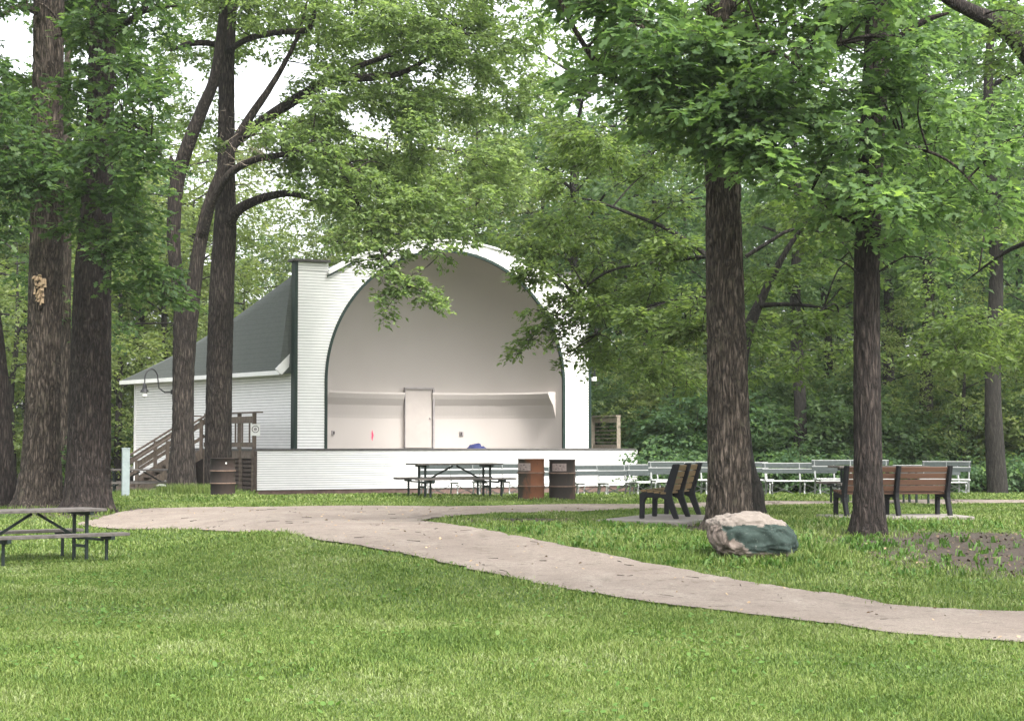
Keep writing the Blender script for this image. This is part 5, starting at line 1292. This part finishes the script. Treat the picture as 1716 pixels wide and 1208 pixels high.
# longer unmown grass: round the trunks by the stairs, along the boulder and bench pads
def around(cx, cy, rx, ry, n):
    a = RNG.uniform(0, 2*math.pi, n); q = np.sqrt(RNG.uniform(0, 1, n)); return cx+np.cos(a)*q*rx, cy+np.sin(a)*q*ry
X_, Y_, Ln, Wd = [], [], [], []
for px, D, rx, ry, n, ln, wd in ((330, 45.3, 1.0, 0.5, 2600, 0.36, 0.012), (290, 45.6, 1.3, 0.5, 1500, 0.24, 0.012), (245, 46.5, 1.2, 0.8, 1200, 0.22, 0.012), (385, 44.6, 0.7, 0.5, 900, 0.22, 0.012), (195, 42.5, 1.6, 1.2, 1200, 0.15, 0.012),
                                 (1257, 22.4, 1.5, 0.6, 1700, 0.12, 0.010), (1330, 22.9, 0.8, 0.8, 900, 0.15, 0.012), (1130, 24.2, 1.6, 0.8, 1600, 0.13, 0.012), (1420, 19.8, 2.0, 0.6, 1100, 0.10, 0.011),
                                 (1330, 27.5, 1.6, 2.0, 2200, 0.12, 0.014), (1640, 28.5, 2.5, 1.2, 1800, 0.12, 0.014), (1457, 25.4, 0.7, 0.5, 350, 0.10, 0.011), (150, 33.8, 1.0, 0.5, 700, 0.13, 0.014), (60, 34.6, 1.0, 0.5, 600, 0.13, 0.014)):
    p = onp(px, D); a, b = around(p.x, p.y, rx, ry, n); k = offpath(a, b); a, b = a[k], b[k]; X_.append(a); Y_.append(b); Ln.append(ln*RNG.uniform(0.4, 1.25, len(a))); Wd.append(np.full(len(a), wd))
blades('tall_grass', np.concatenate(X_), np.concatenate(Y_), np.concatenate(Ln), np.concatenate(Wd), M['grass'], 0.5)
# broad-leaved weeds on the bare ground under the right-hand trees
X_, Y_ = [], []
for px, D, rx, ry, n in ((1560, 23.0, 3.0, 2.2, 170), (1340, 24.2, 1.4, 1.0, 70), (1130, 24.0, 1.7, 0.9, 120), (1380, 26.8, 1.6, 1.3, 60), (1600, 27.5, 2.4, 1.0, 70), (1260, 22.0, 1.2, 0.4, 40), (1000, 26.2, 1.4, 1.0, 50)):
    p = onp(px, D); a, b = around(p.x, p.y, rx, ry, n); k = offpath(a, b); X_.append(a[k]); Y_.append(b[k])
wx, wy = np.concatenate(X_), np.concatenate(Y_); per = 7
wx, wy = np.repeat(wx, per)+RNG.normal(0, 0.035, len(wx)*per), np.repeat(wy, per)+RNG.normal(0, 0.035, len(wy)*per)
blades('weeds', wx, wy, RNG.uniform(0.06, 0.17, len(wx)), RNG.uniform(0.018, 0.036, len(wx)), M['weed'], 0.8)
# pale clover heads and broad clover leaves in the lawn
def discs(name, x, y, r, zoff, mat, squash=0.5):
    N = len(x); z = H(x, y)+zoff; a = RNG.uniform(0, 6.28, N); tilt = RNG.normal(0, 0.35, (N, 2)); n = 6; an = np.arange(n)*2*math.pi/n
    vx = x[:, None]+r[:, None]*np.cos(an+a[:, None]); vy = y[:, None]+r[:, None]*np.sin(an+a[:, None]); vz = z[:, None]+r[:, None]*(np.cos(an)*tilt[:, :1]+np.sin(an)*tilt[:, 1:])
    v = np.stack([vx, vy, vz], 2).reshape(-1, 3); f = (np.arange(N)*n)[:, None]+np.arange(n)[None]
    return tag(np_mesh(name, v, f, mat, None, RNG.uniform(0.3, 1, N)), kind='stuff')
x, y = scatter(9.5, 27, 110); pn_ = np.array([mnoise.noise(Vector((p*0.9, q*0.9, 4.0))) for p, q in zip(x, y)]); kk = RNG.uniform(0, 1, len(x)) < np.clip(pn_*1.6-0.05, 0.06, 0.8); x, y = x[kk], y[kk]
k = offpath(x, y) & (soil(x, y) < 0.3); x, y = x[k], y[k]
discs('clover', x, y, RNG.uniform(0.010, 0.022, len(x)), RNG.uniform(0.03, 0.055, len(x)), M['weed'])
# twigs and dead leaves lying on the path
x, y = scatter(12, 40, 1.0, 0.30, 0.5); k = inpoly(x, y, PATHP) | inpoly(x, y, ROADP); x, y = x[k], y[k]
a = np.stack([x, y, H(x, y)+0.028], 1); an = RNG.uniform(0, 6.28, len(x)); ln = RNG.uniform(0.05, 0.32, len(x))**1.3
b = a+np.stack([np.cos(an)*ln, np.sin(an)*ln, np.zeros(len(x))], 1); b[:, 2] = H(b[:, 0], b[:, 1])+0.03
v, f = twig_geo(a, b, RNG.uniform(0.003, 0.009, len(x))); tag(np_mesh('fallen_twigs', v, f, M['bark_dark']), kind='stuff')
x, y = scatter(14, 34, 3.5, 0.30, 0.5); k = inpoly(x, y, PATHP) | inpoly(x, y, ROADP) | (soil(x, y) > 0.5); x, y = x[k], y[k]
discs('dead_leaves', x, y, RNG.uniform(0.008, 0.022, len(x)), np.full(len(x), 0.032), M['scar_wood'])

x, y = scatter(18, 32, 60, 0.31, 0.6); k = (soil(x, y) > 0.35) & offpath(x, y) & (RNG.uniform(0, 1, len(x)) < soil(x, y)); x, y = x[k], y[k]
discs('leaf_litter', x, y, RNG.uniform(0.010, 0.026, len(x)), np.full(len(x), 0.012), M['litter'])

# ================================================================ thin haze volume, added to lift the dark tones of the far woods
hz = NT('haze'); hz.n.remove(hz.b); pv = hz.n.new('ShaderNodeVolumePrincipled'); pv.inputs['Density'].default_value = HAZE; pv.inputs['Color'].default_value = (0.93, 0.96, 0.95, 1)
pv.inputs['Anisotropy'].default_value = 0.2; hz.l.new(pv.outputs[0], hz.out.inputs['Volume'])
b = MB(); b.box((0, 280, 15.5), (900, 720, 37)); tag(b.build('haze', hz.m), kind='stuff')

# ================================================================ light, sky, camera
w = bpy.data.worlds.new('World'); S.world = w; w.use_nodes = True; nt = w.node_tree
SUN_EL, SUN_AZ = math.radians(52), math.radians(152)
sky = nt.nodes.new('ShaderNodeTexSky'); sky.sky_type = 'NISHITA'; sky.sun_disc = False; sky.sun_elevation = SUN_EL; sky.sun_rotation = SUN_AZ
sky.air_density = 1.0; sky.dust_density = 4.0
hs = nt.nodes.new('ShaderNodeHueSaturation'); hs.inputs['Saturation'].default_value = 0.18; hs.inputs['Value'].default_value = 1.0
bg = nt.nodes['Background']; bg.inputs[1].default_value = 0.14
nt.links.new(sky.outputs[0], hs.inputs['Color']); nt.links.new(hs.outputs[0], bg.inputs[0])
ld = bpy.data.lights.new('sun', 'SUN'); ld.energy = 1.5; ld.angle = math.radians(10); ld.color = (1.0, 0.965, 0.91)
lo = bpy.data.objects.new('sun', ld); COL.objects.link(lo)
sd = Vector((math.sin(SUN_AZ)*math.cos(SUN_EL), math.cos(SUN_AZ)*math.cos(SUN_EL), math.sin(SUN_EL)))
lo.rotation_euler = (-sd).to_track_quat('-Z', 'Y').to_euler(); lo.location = sd*60
cd = bpy.data.cameras.new('camera'); cam = bpy.data.objects.new('camera', cd); COL.objects.link(cam)
cd.sensor_width = 36; cd.lens = 36*FOC/1716; cd.clip_end = 2000; cd.clip_start = 0.1
cam.location = (0, 0, EYE); cam.rotation_euler = (math.pi/2+PITCH, 0, 0); S.camera = cam
S.view_settings.view_transform = 'Standard'; S.view_settings.look = 'None'; S.view_settings.exposure = 2.02; S.view_settings.gamma = 1
S.cycles.max_bounces = 10; S.cycles.diffuse_bounces = 8; S.cycles.transmission_bounces = 6; S.cycles.transparent_max_bounces = 4
S.cycles.use_denoising = True
